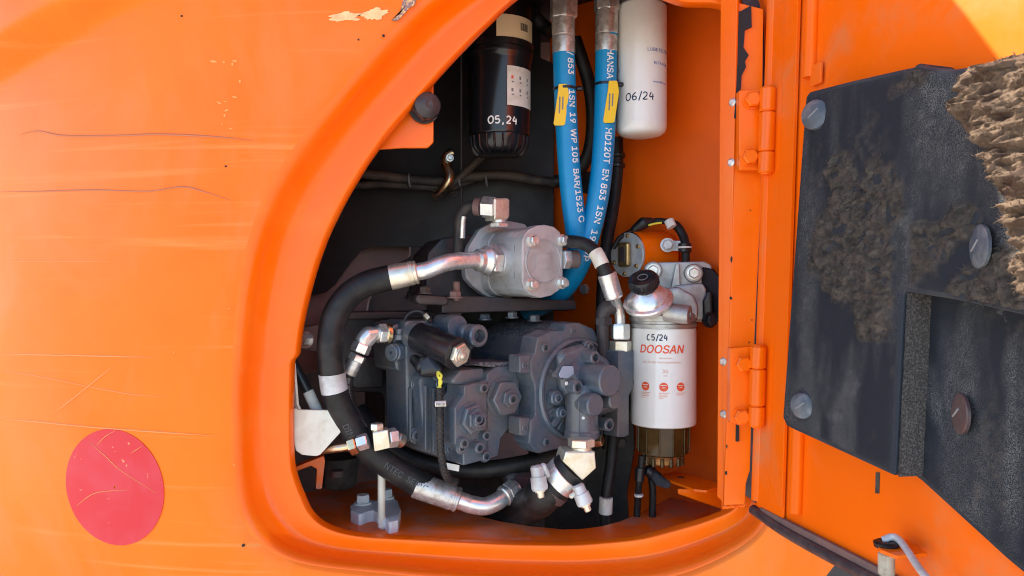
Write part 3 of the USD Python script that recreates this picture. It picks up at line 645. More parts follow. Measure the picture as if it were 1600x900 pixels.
def woolpatch(poly_px, hmax, seed, step=0.0022, base=-0.006, sc=60, off=0.0, an=(1, 1)):
    """a lumpy patch whose rim sinks below the foam face, so that its outline is uneven"""
    pg = Polygon(abp(fd, poly_px, off)).buffer(0); a0, b0, a1, b1 = pg.bounds
    A, B = np.meshgrid(np.arange(a0, a1, step), np.arange(b0, b1, step), indexing='ij')
    import shapely
    pts = shapely.points(A.ravel(), B.ravel()); ins = shapely.contains(pg, pts); dist = shapely.distance(pg.exterior, pts) * np.where(ins, 1, -1)
    dist = dist.reshape(A.shape)
    q = np.stack([A * sc * an[0], B * sc * an[1], np.full_like(A, seed)], -1)
    warp = np.stack([meshkit.fbm(q * 0.8 + 9, 3, seed), meshkit.fbm(q * 0.8 + 31, 3, seed + 1), 0 * A], -1) * 1.4
    n = meshkit.fbm(q + warp, 5, seed + 2); rid = 1 - np.abs(2 * meshkit.fbm(q * 1.7 + warp, 4, seed + 5) - 1)
    hh = base + (hmax - base) * np.clip((dist + 0.012 * (n - 0.45)) / 0.014, 0, 1) ** 0.7 * (0.25 + 0.9 * n * rid + 0.12 * n) + 0.0016 * (RNG.random(A.shape) - .5)
    keep = dist > -0.006
    idx = -np.ones(A.shape, int); idx[keep] = np.arange(keep.sum())
    v = fd.o + A[keep][:, None] * fd.u + B[keep][:, None] * fd.w + (hh[keep] + off)[:, None] * fd.n
    c = np.stack([idx[:-1, :-1], idx[1:, :-1], idx[1:, 1:], idx[:-1, 1:]], -1).reshape(-1, 4); c = c[(c >= 0).all(1)]
    return v, np.vstack([c[:, [0, 1, 2]], c[:, [0, 2, 3]]])
import shapely
def face_sheet(name, poly, off, wear_px, dust_px, seed, step=0.0020):
    """the skin of the foam: scuffed, dusty, torn open to the fibre inside where wear says so"""
    a0, b0, a1, b1 = poly.bounds
    A, B = np.meshgrid(np.arange(a0, a1, step), np.arange(b0, b1, step), indexing='ij'); pts = shapely.points(A.ravel(), B.ravel())
    def sd(pg): return (shapely.distance(pg.exterior, pts) * np.where(shapely.contains(pg, pts), 1, -1)).reshape(A.shape)
    q = lambda f, k=0, sa=1.0, sb=1.0: np.stack([A * f * sa, B * f * sb, np.full_like(A, seed + k)], -1)
    dist = sd(poly); keep = dist > 0.0025
    nz = meshkit.fbm(q(38, 1), 5, seed); n2 = meshkit.fbm(q(120, 2), 4, seed + 3)
    w = np.zeros_like(A); lip = np.zeros_like(A)
    for pp in wear_px:
        d = sd(Polygon(abp(fd, pp, off)).buffer(0)) + 0.026 * (nz - 0.5) + 0.010 * (n2 - .5)
        w = np.maximum(w, np.clip((d + 0.004) / 0.009, 0, 1)); lip = np.maximum(lip, np.exp(-((d + .002) / 0.0026) ** 2))
    scuff = np.clip((meshkit.fbm(q(20, 5, 1.6, .6), 5, seed + 7) - 0.60) / 0.10, 0, 1) * np.clip((n2 - .42) / .2, 0, 1)
    w = np.maximum(w, 0.35 * scuff)
    du = 0.75 * np.clip((meshkit.fbm(q(15, 8, 1.5, .35), 5, seed + 9) - 0.46) / 0.25, 0, 1)
    for pp in dust_px: du = np.maximum(du, np.clip(sd(Polygon(abp(fd, pp, off)).buffer(0)) / 0.014 + 1.1 * (nz - .35), 0, 1))
    du = np.maximum(du, 0.8 * np.exp(-dist / 0.004)) * (0.35 + 0.9 * n2)
    wp = np.stack([meshkit.fbm(q(60, 11), 3, seed) - .5, meshkit.fbm(q(60, 12), 3, seed + 1) - .5, 0 * A], -1) * 1.6
    rid = 1 - np.abs(2 * meshkit.fbm(q(70, 13, 1.0, 1.2) + wp, 5, seed + 2) - 1)
    h = 0.0012 * (meshkit.fbm(q(30, 15), 4, seed) - .5) + 0.0004 * n2 + w * (-0.0045 + 0.0165 * (rid - .35) * (.4 + nz)) + lip * 0.0022 * (n2 - .2) + 0.0009 * w * (RNG.random(A.shape) - .5)
    h += 0.0006 - 0.0035 * np.clip(1 - (dist - .0025) / 0.0035, 0, 1)
    idx = -np.ones(A.shape, int); idx[keep] = np.arange(keep.sum())
    v = fd.o + A[keep][:, None] * fd.u + B[keep][:, None] * fd.w + (h[keep] + off)[:, None] * fd.n
    c = np.stack([idx[:-1, :-1], idx[1:, :-1], idx[1:, 1:], idx[:-1, 1:]], -1).reshape(-1, 4); c = c[(c >= 0).all(1)]
    p = obj(name, (v, np.vstack([c[:, [0, 1, 2]], c[:, [0, 2, 3]]])), 'foam_face', pad, smooth=True)
    pv = UsdGeom.PrimvarsAPI(stage.GetPrimAtPath(p))
    for k, x in (('wear', w), ('dust', np.clip(du, 0, 1))):
        pv.CreatePrimvar(k, Sdf.ValueTypeNames.FloatArray, 'vertex').Set([float(t) for t in x[keep]])
    return A[keep], B[keep], h[keep] + off, w[keep]
LOOKS['foam_face'] = usdkit.material(stage, '/World/Looks/foam_face', {
    'aw': ('attribute', {'attribute': 'wear'}), 'ad': ('attribute', {'attribute': 'dust'}), 'g': ('geometry', {}),
    'ns': ('noise_texture', {'scale': 900, 'detail': 3}), 'rs': ('map_range', {'from_min': 0.42, 'from_max': 0.66, 'clamp': True}), 'dm': ('math', {'math_type': 'multiply', 'use_clamp': True}),
    'nw': ('noise_texture', {'scale': 60, 'detail': 6, 'roughness': 0.7}), 'rw': ('map_range', {'from_min': 0.36, 'from_max': 0.64, 'clamp': True}), 'mw': ('mix_color', {'a': (0.112, 0.093, 0.078), 'b': (0.048, 0.041, 0.038)}),
    'm1': ('mix_color', {'a': (0.021, 0.025, 0.034), 'b': (0.21, 0.215, 0.21)}), 'm2': ('mix_color', {}), 'b': ('bump', {'strength': 0.85, 'distance': 0.0022}), 'p': ('principled_bsdf', {'roughness': 0.92, 'specular_ior_level': 0.25})},
    [('g.position', 'ns.vector'), ('ns.fac', 'rs.value'), ('rs.result', 'dm.value1'), ('ad.fac', 'dm.value2'), ('dm.value', 'm1.fac'), ('g.position', 'nw.vector'), ('nw.fac', 'rw.value'), ('rw.result', 'mw.fac'),
     ('m1.result', 'm2.a'), ('mw.result', 'm2.b'), ('aw.fac', 'm2.fac'), ('m2.result', 'p.base_color'), ('ns.fac', 'b.height'), ('b.normal', 'p.normal')], surface='p.BSDF')
WEAR = [[(1280, 345), (1300, 300), (1290, 270), (1308, 240), (1335, 240), (1348, 285), (1372, 240), (1400, 255), (1420, 290), (1416, 330), (1396, 350), (1404, 400), (1398, 440), (1404, 470), (1388, 520), (1365, 532), (1338, 528), (1332, 485), (1296, 455), (1268, 405), (1262, 380)],
        [(1416, 420), (1432, 352), (1470, 342), (1500, 322), (1536, 326), (1522, 352), (1500, 372), (1482, 410), (1446, 440), (1424, 445)],
        [(1478, 470), (1486, 432), (1514, 412), (1545, 400), (1575, 378), (1596, 395), (1606, 440), (1606, 490), (1560, 482), (1515, 472)], [(1396, 132), (1425, 108), (1452, 108), (1448, 124), (1425, 142), (1400, 152)]]
A_, B_, H_, W_ = face_sheet('foam_face', front, 0.0, WEAR, [[(1400, 640), (1407, 560), (1410, 560), (1402, 742), (1396, 740)], [(1290, 650), (1330, 560), (1350, 600), (1320, 690)], [(1420, 125), (1490, 120), (1500, 200), (1440, 180)], [(1400, 330), (1430, 320), (1440, 430), (1410, 440)], [(1545, 400), (1560, 250), (1590, 330), (1600, 480)]], 3)
face_sheet('recess_face', rab, -0.036, [], [[(1442, 555), (1470, 570), (1482, 700), (1450, 640)], [(1568, 530), (1600, 500), (1600, 840), (1560, 830)], [(1480, 640), (1500, 600), (1510, 720)]], 14)
def fibres(name, pts, nrm, n, lo, hi, m, seed, flat=0.5):
    r = np.random.default_rng(seed); k = r.integers(0, len(pts), n); vs, fs = [], []
    base = np.array([[0, 1, 4], [0, 4, 3], [1, 2, 5], [1, 5, 4], [2, 0, 3], [2, 3, 5]])
    for i, kk in enumerate(k):
        c = pts[kk]; d = r.normal(0, 1, 3); d = unit(d - nrm * (d @ nrm) * flat + nrm * abs(r.normal(0, .5))) * r.uniform(lo, hi); bend = r.normal(0, .25, 3) * np.linalg.norm(d)
        P4 = np.array([c, c + d * .35 + bend * .6, c + d * .7 + bend * .7, c + d]); rad = np.array([.00035, .00035, .0003, .0001])
        e1 = perp(unit(d))[0]; e2 = np.cross(unit(d), e1)
        tri_ = np.array([e1, -.5 * e1 + .87 * e2, -.5 * e1 - .87 * e2])
        vs.append((P4[:, None] + rad[:, None, None] * tri_[None]).reshape(-1, 3))
        fs.append(np.vstack([base + 3 * q_ for q_ in range(3)]) + 12 * i)
    obj(name, (np.vstack(vs), np.vstack(fs)), m, pad, smooth=True, kind='stuff')
wk = W_ > .55
fibres('torn_fibres', fd.o + A_[wk][:, None] * fd.u + B_[wk][:, None] * fd.w + (H_[wk][:, None] - .0005) * fd.n, fd.n, 2600, .004, .010, 'wool_dark', 5)
wf = woolpatch([(1500, 116), (1520, 103), (1580, 94), (1640, 84), (1700, 90), (1720, 260), (1720, 470), (1615, 500), (1598, 430), (1582, 345), (1560, 285), (1542, 225), (1514, 205), (1496, 168), (1508, 150)], 0.034, 29, step=0.0018, base=-0.002, sc=58, an=(0.62, 2.1))
obj('wool_filling', wf, 'wool', pad, smooth=True)
fibres('wool_fibres', wf[0] - fd.n * .0006, fd.n, 2600, .002, .006, 'wool', 9, .85)
def cap(px, py, off, r, m, name='fastener_cap', tilt=(0, 0, 0), dome=0.007):
    c = fd.pt(px, py, off); n = unit(fd.n + np.array(tilt))
    p = obj(name, lathe(c - n * 0.003, n, [(0, 0), (0, r * 1.0), (0.003, r), (0.003 + dome * .35, r * 0.93), (0.003 + dome * .8, r * .62), (0.003 + dome, r * .3), (0.003 + dome, 0)], 36), m, pad)
    a, b = perp(n)
    g = tube([c + n * (dome * .88) + a * r * .32 + b * r * .2, c + n * (dome * 1.0) + a * r * .02, c + n * dome * .88 - a * r * .34 - b * r * .3], 0.0013, 8, 5)
    obj('slot_ridge', g, 'ink_grey', p)
cap(1274, 179, 0.004, 0.0200, 'grey_cap', tilt=(.22, -.35, 0))
cap(1254, 634, 0.004, 0.0175, 'grey_cap', tilt=(.22, -.35, 0))
cap(1529, 385, 0.004, 0.0215, 'grey_cap', dome=0.004, tilt=(-.30, .45, 0))
cap(1499, 646, -0.033, 0.0215, 'brown_cap', dome=0.004, tilt=(-.30, .45, 0))

# ================================================================== MACHINERY
# --- silver gear pump
T1 = 35
gf = Fr(850, 410, 0.16, T1)
COV = [(818, 368), (826, 358), (840, 352), (852, 351), (866, 354), (876, 363), (880, 376), (880, 442), (875, 453), (862, 462), (845, 466), (830, 462), (820, 452), (816, 440), (816, 376)]
gp = thing('gear_pump', 'silver cast gear pump with four bolts, above the grey main pump', 'pump', gf.at(0, -0.06, -0.07))
obj('cover', gf.prism(COV, 0.022, bevel=0.003, r=0.006), 'alu', gp)
ctr = gf.ab(gf.pt(849, 409))
def scaled(outl, s): return [(849 + (x - 849) * s, 409 + (y - 409) * s) for x, y in outl]
def gprism(s, d, off, bevel=0.003):
    base = [gf.ab(gf.pt(x, y)) for x, y in COV]; c = np.mean(base, 0)
    v, f = prism2d([c + (b - c) * s for b in base], d, bevel, 0.006)
    return gf.o + v[:, :1] * gf.u + v[:, 1:2] * gf.w + (v[:, 2:] + off) * gf.n, f
obj('body', gprism(0.97, 0.085, -0.0222, 0.001), 'alu', gp)
obj('rear_housing', gprism(1.0, 0.026, -0.108, 0.004), 'alu', gp)
obj('face_ring', torus(gf.at(*ctr, 0.0004), gf.n, 0.0385, 0.0014), 'alu', gp)
obj('face_boss', lathe(gf.at(*ctr, -0.001), gf.n, [(0, .037), (.0018, .0365), (.0018, 0)], 48), 'alu', gp)
for x, y in ((830, 376), (878, 376), (829, 445), (877, 442)):
    obj('bolt', hexbolt(gf.pt(x, y), gf.n, 0.0092, 0.011, 0.4, 1.22), 'zinc', gp)
for y in (387, 429):
    fsd = Fr(0, 0, 0, T1 - 90, p0=gf.at(gf.ab(gf.pt(817, y))[0], gf.ab(gf.pt(817, y))[1], -0.022))
    obj('slot', fsd.rect(-0.0025, 0.0025, -0.006, 0.006, 0.002, 0.0006, 0.0003, 0.0004), 'ink_black', gp)
fl_ = Fr(0, 0, 0, T1, p0=gf.at(0, 0, -0.134))
obj('mounting_flange', fl_.prism([(727, 420), (728, 434), (740, 448), (757, 461), (776, 470), (794, 468), (815, 455), (835, 430), (838, 370), (820, 350), (780, 342), (750, 358), (733, 385)], 0.014, r=0.008), 'alu', gp)
# side port with boss
sd = -gf.u
bp = gf.at(gf.ab(gf.pt(817, 408))[0] - 0.0015, 0.0, -0.062); bp[2] = P(790, 408, 0.2)[2]
obj('port_boss', cyl(bp + gf.u * 0.01, bp + sd * 0.012, 0.028, 0.002, 40), 'alu', gp)
obj('data_plate', gf.prism([(838, 396), (862, 396), (862, 420), (838, 420)], 0.0008, off=0.0022, bevel=0.0003, r=0.001), 'alu', gp)

# --- thick black hose: from the gear pump, round the left, to the lower tube
hz = thing('suction_hose', 'thick black hose looping from the silver pump down to the sill', 'hose', P(512, 600, 0.1))
dN = sd
obj('union_nut', hexa(bp + sd * 0.012, sd, 0.029, 0.018, 0.3), 'zinc', hz)
obj('union_nut', lathe(bp + sd * 0.030, sd, [(0, .026), (0.004, .0265), (.012, .0225), (.014, .0205), (.022, .0200), (.023, .0165), (.023, 0)], 40), 'zinc', hz)
t0 = bp + sd * 0.05
ferA, ferB = P(652, 425, 0.105), P(599, 436, 0.10)
obj('steel_tube', tube([t0, t0 + sd * 0.012, P(700, 410, 0.118), ferA + (ferA - ferB) * .3, ferA, ferB], 0.0148, 28, 8), 'zinc', hz)
def ferrule(A, B, r, m, par, sides=40, name='ferrule', grooves=True):
    A, B = np.asarray(A, float), np.asarray(B, float); h = np.linalg.norm(B - A)
    prof = [(0, r * .75), (0, r * .93), (.002, r)]
    if grooves: prof += [(h * .07, r), (h * .08, r * .95), (h * .12, r * .95), (h * .13, r * 1.02), (h * .22, r * 1.02), (h * .23, r)]
    prof += [(h * .5, r * 1.03), (h - .002, r * 1.05), (h, r * 1.0), (h, r * .85)]
    return obj(name, lathe(A, B - A, prof, sides), m, par)
ferrule(ferA, ferB, 0.0205, 'zinc_cream', hz)
hp = spline([ferA + (ferB - ferA) * .8, ferB, P(572, 444, 0.098), P(543, 463, 0.09), P(523, 495, 0.085), P(516, 535, 0.08), P(518, 575, 0.082), P(524, 615, 0.088), P(541, 655, 0.098), P(566, 693, 0.108), P(602, 724, 0.116), P(640, 748, 0.122), P(668, 763, 0.126)], 10)
obj('hose', tube(hp, 0.0218, 28, raw=True), 'rubber', hz)
obj('hose_label', tube(hp[(hp[:, 2] < P(518, 580, .083)[2]) & (hp[:, 2] > P(518, 613, .086)[2]) & (hp[:, 0] < -.2)], 0.0224, 28, raw=True), 'galvanised', hz)
obj('hose_print', pathtext(hp, 0.0218, 'NTEC  SERVICE', 0.010, 0.40, -0.3, bold=False), 'ink_faint', hz)
obj('hose_print', pathtext(hp, 0.0218, 'DIN', 0.010, 0.30, -0.5, bold=False), 'ink_faint', hz)
fA, fB = P(716, 781, 0.132), P(649, 757, 0.123)
ferrule(fA, fB, 0.0215, 'ferrule', hz)
obj('steel_tube', tube([fB, fA, P(735, 788, 0.136), P(757, 791, 0.14), P(776, 784, 0.15), P(792, 772, 0.165), P(806, 762, 0.18)], 0.0155, 28, 8), 'zinc', hz)
eA = P(792, 772, 0.165); eB = P(812, 757, 0.185)
obj('union_nut', hexa(eA, eB - eA, 0.020, 0.018, 0.4), 'zinc', hz)
obj('union_nut', cyl(eA - unit(eB - eA) * .01, eA, 0.0185, .002), 'zinc', hz)
obj('elbow_block', ballhull((P(800, 745, 0.2), .018), (P(826, 748, 0.22), .018), (P(815, 765, 0.2), .016)), 'dark_steel', hz)

# --- elbow fitting on top of the gear pump with its thin hose
el_ = thing('elbow_fitting', 'square zinc elbow with a thin bent hose, on top of the silver pump', 'fitting', P(778, 345, 0.21))
fe = Fr(785, 326, 0.20, 35)
obj('elbow_body', fe.prism([(772, 309), (794, 309), (797, 312), (797, 338), (794, 343), (772, 344)], 0.030, bevel=0.004, r=0.003), 'zinc_cream', el_)
obj('stem', join(cyl(P(780, 350, 0.212), P(780, 343, 0.212), 0.014), hexa(P(780, 356, 0.212), [0, 0, 1], 0.018, 0.009)), 'zinc', el_)
cA, cB = P(775, 325, 0.205), P(746, 323, 0.215)
obj('swivel_nut', hexa(cA, cB - cA, 0.0205, 0.026, 0.2), 'zinc', el_)
obj('swivel_nut', lathe(cA + (cB - cA) * .8, cB - cA, [(0, .0), (0, .017), (.012, .016), (.014, .010), (.014, 0)], 28), 'dusty_steel', el_)
obj('thin_hose', tube([cB, P(735, 322, 0.22), P(724, 330, 0.225), P(718, 347, 0.228), P(716, 375, 0.23), P(714, 410, 0.24)], [0.010, .010, .0105, .0095, .0095, .0095], 18), 'rubber_dusty', el_)
obj('ferrule', tube([P(724.5, 338, 0.216), P(723, 346, 0.217), P(722, 372, 0.22)], 0.0055, 14), 'zinc', el_)

# --- dark mounting block and brackets behind
mb = thing('mounting_block', 'dark brown cast steel mounting ledge between the two pumps', 'mounting block', P(760, 490, 0.3))
fm = Fr(760, 460, 0.30, 20)
obj('casting', fm.prism([(668, 396), (690, 372), (745, 366), (850, 372), (880, 400), (900, 470), (890, 486), (700, 486), (690, 470), (664, 462)], 0.12, bevel=0.006, r=0.01), 'dark_steel', mb)
fm2 = Fr(790, 478, 0.22, 22)
obj('ledge', fm2.prism([(690, 466), (722, 462), (900, 470), (902, 484), (690, 490)], 0.10, bevel=0.004, r=0.004), 'dark_steel', mb)
obj('clamp_arm', fm2.prism([(652, 459), (700, 463), (705, 478), (655, 476), (648, 468)], 0.03, off=0.02, bevel=0.006, r=0.008), 'dark_steel', mb)
obj('bolt', hexbolt(fm2.pt(664, 459, 0.012), [0, 0, 1], 0.010, 0.010), 'dark_steel', mb)
obj('bolt', cyl(fm2.pt(714, 470, 0.015), fm2.pt(713, 440, 0.015), 0.006), 'dusty_steel', mb)
obj('bolt', hexbolt(fm2.pt(711, 466, 0.02), [0, 0, 1], 0.011, 0.010), 'dusty_steel', mb)

eb = thing('engine_block', 'dark engine casting with ledge, behind the looping black hose', 'engine', P(560, 620, 0.3))
fk = Fr(560, 550, 0.30, 25)
obj('casting', fk.prism([(528, 497), (545, 490), (700, 488), (720, 520), (720, 690), (600, 690), (600, 615), (540, 612), (524, 590), (520, 520)], 0.15, bevel=0.008, r=0.012), 'dark_steel', eb)
obj('ledge', fk.prism([(526, 488), (690, 486), (690, 497), (526, 499)], 0.08, off=0.03, bevel=0.003), 'dark_steel', eb)
obj('cover', fk.prism([(548, 560), (600, 556), (600, 606), (556, 608), (546, 600)], 0.03, off=0.025, bevel=0.006, r=0.008), 'dark_steel', eb)
for x, y in ((533, 505), (533, 575), (578, 600)):
    obj('bolt', hexbolt(fk.pt(x, y, 0.0), fk.n, 0.010, 0.009), 'dark_steel', eb)
rb = thing('rusty_bracket', 'small rusty bracket with zinc bolt, beside the left edge of the opening', 'bracket', P(490, 540, 0.25))
fr_ = Fr(495, 525, 0.25, 10)
obj('plate', fr_.prism([(466, 512), (505, 505), (515, 520), (512, 545), (490, 550), (466, 545)], 0.02, bevel=0.004, r=0.008), 'dusty_steel', rb)
obj('bolt', hexbolt(fr_.pt(478, 531, 0.0), unit([-.2, -1, .1]), 0.0125, 0.016), 'zinc', rb)

# --- main pump
T2 = 38
mp = thing('main_pump', 'grey painted hydraulic main pump with plugs, bosses and round end cover', 'pump', P(850, 700, 0.2))
ff = Fr(840, 600, 0.112, T2)
obj('housing', ff.prism([(846, 530), (872, 512), (900, 508), (926, 518), (938, 545), (942, 600), (936, 655), (912, 684), (878, 694), (846, 690), (832, 650), (832, 560)], 0.19, off=-0.040, bevel=0.006, r=0.012), 'pump_paint', mp)
obj('housing_top', ff.prism([(842, 528), (868, 508), (896, 500), (886, 520), (850, 540)], 0.175, off=-0.046, bevel=0.004, r=0.006), 'pump_dust', mp)
obj('front_flange', ff.prism([(841, 527), (862, 517), (882, 516), (886, 506), (905, 504), (928, 514), (938, 536), (947, 600), (940, 660), (915, 692), (880, 700), (842, 709), (826, 692), (829, 656), (836, 650), (836, 604), (830, 584), (829, 562), (836, 552)], 0.042, bevel=0.003, r=0.005), 'pump_paint', mp)
for x, y in ((821, 569), (821, 667)):
    p = obj('flange_ear', ff.prism([(x - 9, y - 14), (x + 11, y - 14), (x + 11, y + 14), (x - 9, y + 14)], 0.03, off=-0.004, bevel=0.002, r=0.004), 'pump_paint', mp)
    obj('plug', sock(ff.pt(x - 1, y + 1, -0.0045), ff.n, 0.0068, 0.002), 'pump_paint', p)
obj('neck', ff.prism([(808, 585), (850, 575), (850, 668), (812, 660)], 0.08, off=-0.050, bevel=0.004, r=0.004), 'pump_paint', mp)
obj('bolt', sock(ff.pt(895, 517, -0.001), ff.n, 0.0075, 0.003), 'pump_paint', mp)
ec = ff.pt(901, 608, 0.0)
R0 = 0.0895
obj('end_cover', lathe(ec, ff.n, [(-0.01, 0), (-0.01, R0 * 1.03), (0.006, R0 * 1.03), (0.010, R0 * 1.0), (0.010, R0 * .95), (0.006, R0 * .93), (0.006, R0 * .60), (.010, R0 * .5), (.010, 0)], 72), 'pump_paint', mp)
obj('seal_ring', torus(ec + ff.n * 0.0095, ff.n, R0 * .955, 0.0016, 72), 'ink_black', mp)
# cover castings
c1 = ff.pt(893, 560, 0.012)
hub = join(ballhull((ff.pt(880, 560, 0.012), .016), (ff.pt(905, 552, 0.014), .016), (ff.pt(935, 575, 0.02), .022), (ff.pt(905, 615, 0.02), .026), (ff.pt(884, 600, 0.012), .018)),
           ballhull((ff.pt(935, 590, 0.03), .024), (ff.pt(950, 625, 0.03), .022), (ff.pt(910, 635, 0.02), .024)))
obj('cover_casting', hub, 'pump_paint', mp, smooth=60)
vb = ff.pt(909, 684, 0.036); vt = ff.pt(909, 600, 0.036)
obj('port_barrel', lathe(vb, vt - vb, [(0, 0), (0, .0285), (.003, .0305), (.012, .0305), (.015, .0285), (np.linalg.norm(vt - vb) - .02, .0285), (np.linalg.norm(vt - vb), .020), (np.linalg.norm(vt - vb), 0)], 44), 'pump_paint', mp)
obj('label_recess', ff.prism([(864, 588), (888, 556), (897, 562), (880, 594)], 0.006, off=0.033, bevel=0.001, r=0.003), 'pump_paint', mp)
obj('pale_label', ff.prism([(874, 585), (880, 572), (896, 572), (897, 584), (888, 591), (876, 590)], 0.002, off=0.0375, bevel=0.0005, r=0.003), 'pump_pale', mp)
obj('paint_dab', lathe(ff.pt(885, 599, 0.041), ff.n, [(0, .0035), (.001, .003), (.0015, 0)], 14), 'ink_white', mp)
obj('paint_dab', lathe(vb + (vt - vb) * .42 + [0.0, -0.0285, 0], [0, -1, 0], [(0, .0028), (.001, .0022), (.0012, 0)], 14), 'ink_white', mp)
def boss(x, y, h0, h1, r, name='boss', m='pump_paint'):
    A = ff.pt(x, y, h1); B = A - ff.n * (h1 - h0)
    return obj(name, cyl(B, A, r, 0.0022, 40), m, mp)
boss(954, 595, 0.03, 0.088, 0.0265)
boss(931, 633, 0.02, 0.078, 0.0195)
boss(962, 626, 0.03, 0.080, 0.0150)
for x, y, h, r in ((860, 620, 0.008, .0125), (911, 541, 0.006, .0115), (868, 643, .006, .011)):
    p = obj('screw_boss', cyl(ff.pt(x, y, 0.004), ff.pt(x, y, 0.004) + ff.n * (0.010 + h), r, 0.002, 28), 'pump_paint', mp)
    obj('screw', sock(ff.pt(x, y, 0.004) + ff.n * (0.010 + h), ff.n, r * .68, .005), 'pump_paint', p)
for x, y, h0, L, r in ((931, 559, 0.02, .035, .0115), (904, 605, 0.035, .022, .0115), (953, 664, 0.03, .03, .0115)):
    A = ff.pt(x, y, h0 + L)
    obj('cap_screw', sock(A - ff.n * L, ff.n, r, L), 'pump_paint', mp)
obj('web', ff.prism([(864, 662), (880, 640), (885, 646), (868, 668)], 0.008, off=0.016, bevel=0.002, r=0.001), 'pump_paint', mp)
for x, y in ((850, 543), (934, 532), (934, 676), (852, 690)):
    obj('flange_bolt', sock(ff.pt(x, y, 0.0), ff.n, .0082, .006), 'pump_paint', mp)
obj('casting_line', tube([vb + (vt - vb) * t_ + ff.u * .0288 * -.35 - np.array([0, .0268, 0]) for t_ in (.12, .3, .5, .72)], .0011, 6), 'pump_paint', mp)
for a_deg in (118, 150, 205, 232, 258):
    g_ = math.radians(a_deg); c_ = ec + (ff.u * math.cos(g_) + ff.w * math.sin(g_)) * R0 * .74 + ff.n * .006
    obj('cover_rib', ballhull((c_ - (ff.u * math.cos(g_) + ff.w * math.sin(g_)) * .016, .0035), (c_ + (ff.u * math.cos(g_) + ff.w * math.sin(g_)) * .016, .0035)), 'pump_paint', mp)
# square column on the right, facing the same way
COLO = 0.050
obj('column', ff.prism([(966, 548), (990, 548), (990, 606), (983, 618), (983, 680), (976, 683), (965, 683)], 0.034, off=COLO, bevel=0.002, r=0.002), 'pump_paint', mp)
YC = ff.pt(985, 590, COLO - .015)[1]
obj('side_plug', sock(P(986, 596, YC), unit([.75, -.65, 0]), 0.0105, .014), 'pump_paint', mp)
obj('side_plug', cyl(P(986, 570, YC), P(998, 570, YC - .005), 0.0125), 'dark_steel', mp)
obj('port_nut', hexa(P(997, 572, YC - .005), unit([.8, -.5, .1]), 0.0105, .013), 'zinc_gold', mp)
# control block with plugs
fbk = Fr(760, 650, 0.10, T2)
FACE = [(726, 603), (760, 595), (762, 583), (774, 574), (809, 571), (812, 589), (815, 648), (808, 660), (794, 671), (783, 684), (778, 713), (724, 728), (723, 707), (711, 693), (711, 638), (725, 618)]
obj('control_block', fbk.prism(FACE, 0.052, bevel=0.0025, r=0.003), 'pump_paint', mp)
obj('face_seam', fbk.prism([(760.6, 597), (761.8, 597), (761.8, 717), (760.6, 717)], 0.0004, off=0.0006, bevel=0.0001, r=0.0), 'ink_black', mp)
obj('control_block', fbk.prism([(690, 640), (712, 628), (745, 600), (800, 590), (808, 655), (770, 690), (770, 706), (694, 712)], 0.06, off=-0.050, bevel=0.004, r=0.006), 'pump_paint', mp)
obj('control_block', fbk.prism([(655, 590), (680, 578), (760, 580), (780, 600), (780, 690), (735, 712), (690, 716), (662, 706)], 0.05, off=-0.085, bevel=0.006, r=0.010), 'pump_paint', mp)
obj('control_block', fbk.prism([(632, 500), (700, 500), (720, 560), (720, 690), (672, 700), (636, 690)], 0.07, off=-0.115, bevel=0.006, r=0.010), 'pump_paint', mp)
obj('end_boss', fbk.prism([(640, 598), (700, 600), (700, 690), (640, 690)], 0.075, off=-0.155, bevel=0.012, r=0.02), 'pump_paint', mp)
obj('shelf', fbk.prism([(700, 600), (720, 578), (757, 574), (760, 593), (726, 602)], 0.06, off=-0.012, bevel=0.006, r=0.006), 'pump_paint', mp)
obj('shelf_dust', fbk.prism([(742, 571), (750, 566), (806, 566), (810, 571), (770, 574)], 0.07, off=-0.004, bevel=0.001, r=0.002), 'pump_dust', mp)
def bigplug(x, y, r1, h1, r2, h2, r3, h3, rot):
    A = fbk.pt(x, y, 0.0); n = fbk.n
    p = obj('hex_plug', join(lathe(A, n, [(0, r1 * 1.12), (.002, r1 * 1.12), (.002, 0)], 36), hexa(A + n * .002, n, r1, h1, rot)), 'pump_paint', mp)
    A = A + n * (h1 + .002)
    if r2: obj('lock_nut', hexa(A, n, r2, h2, rot + .3), 'pump_paint', p); A = A + n * h2
    obj('set_screw', sock(A, n, r3, h3), 'pump_paint', p)
bigplug(786, 621, 0.0315, 0.013, 0.0155, 0.007, 0.0095, 0.008, 0.0)
bigplug(737, 654, 0.0255, 0.010, 0.0185, 0.008, 0.0125, 0.007, 0.2)
obj('set_screw', sock(fbk.pt(744, 654, 0.026), fbk.n, .0085, .009), 'pump_paint', mp)
for x, y, r in ((753, 606, .0085), (757, 680, .0085), (722, 692, .0085), (743, 698, .0095), (757, 712, .0085)):
    p = obj('screw_washer', lathe(fbk.pt(x, y), fbk.n, [(0, r * 1.3), (.002, r * 1.3), (.002, 0)], 24), 'pump_paint', mp)
    obj('screw', sock(fbk.pt(x, y, .002), fbk.n, r, .008 if r < .009 else .014), 'pump_paint', p)
for k, (x, y0_, y1_, o_) in enumerate(((664, 602, 704, -.083), (676, 606, 708, -.083), (698, 645, 708, -.048), (640, 606, 688, -.113))):
    obj('casting_rib', fbk.prism([(x, y0_), (x + 5, y0_), (x + 5, y1_), (x, y1_)], .008, off=o_ + .004, bevel=.002, r=.001), 'pump_paint', mp)
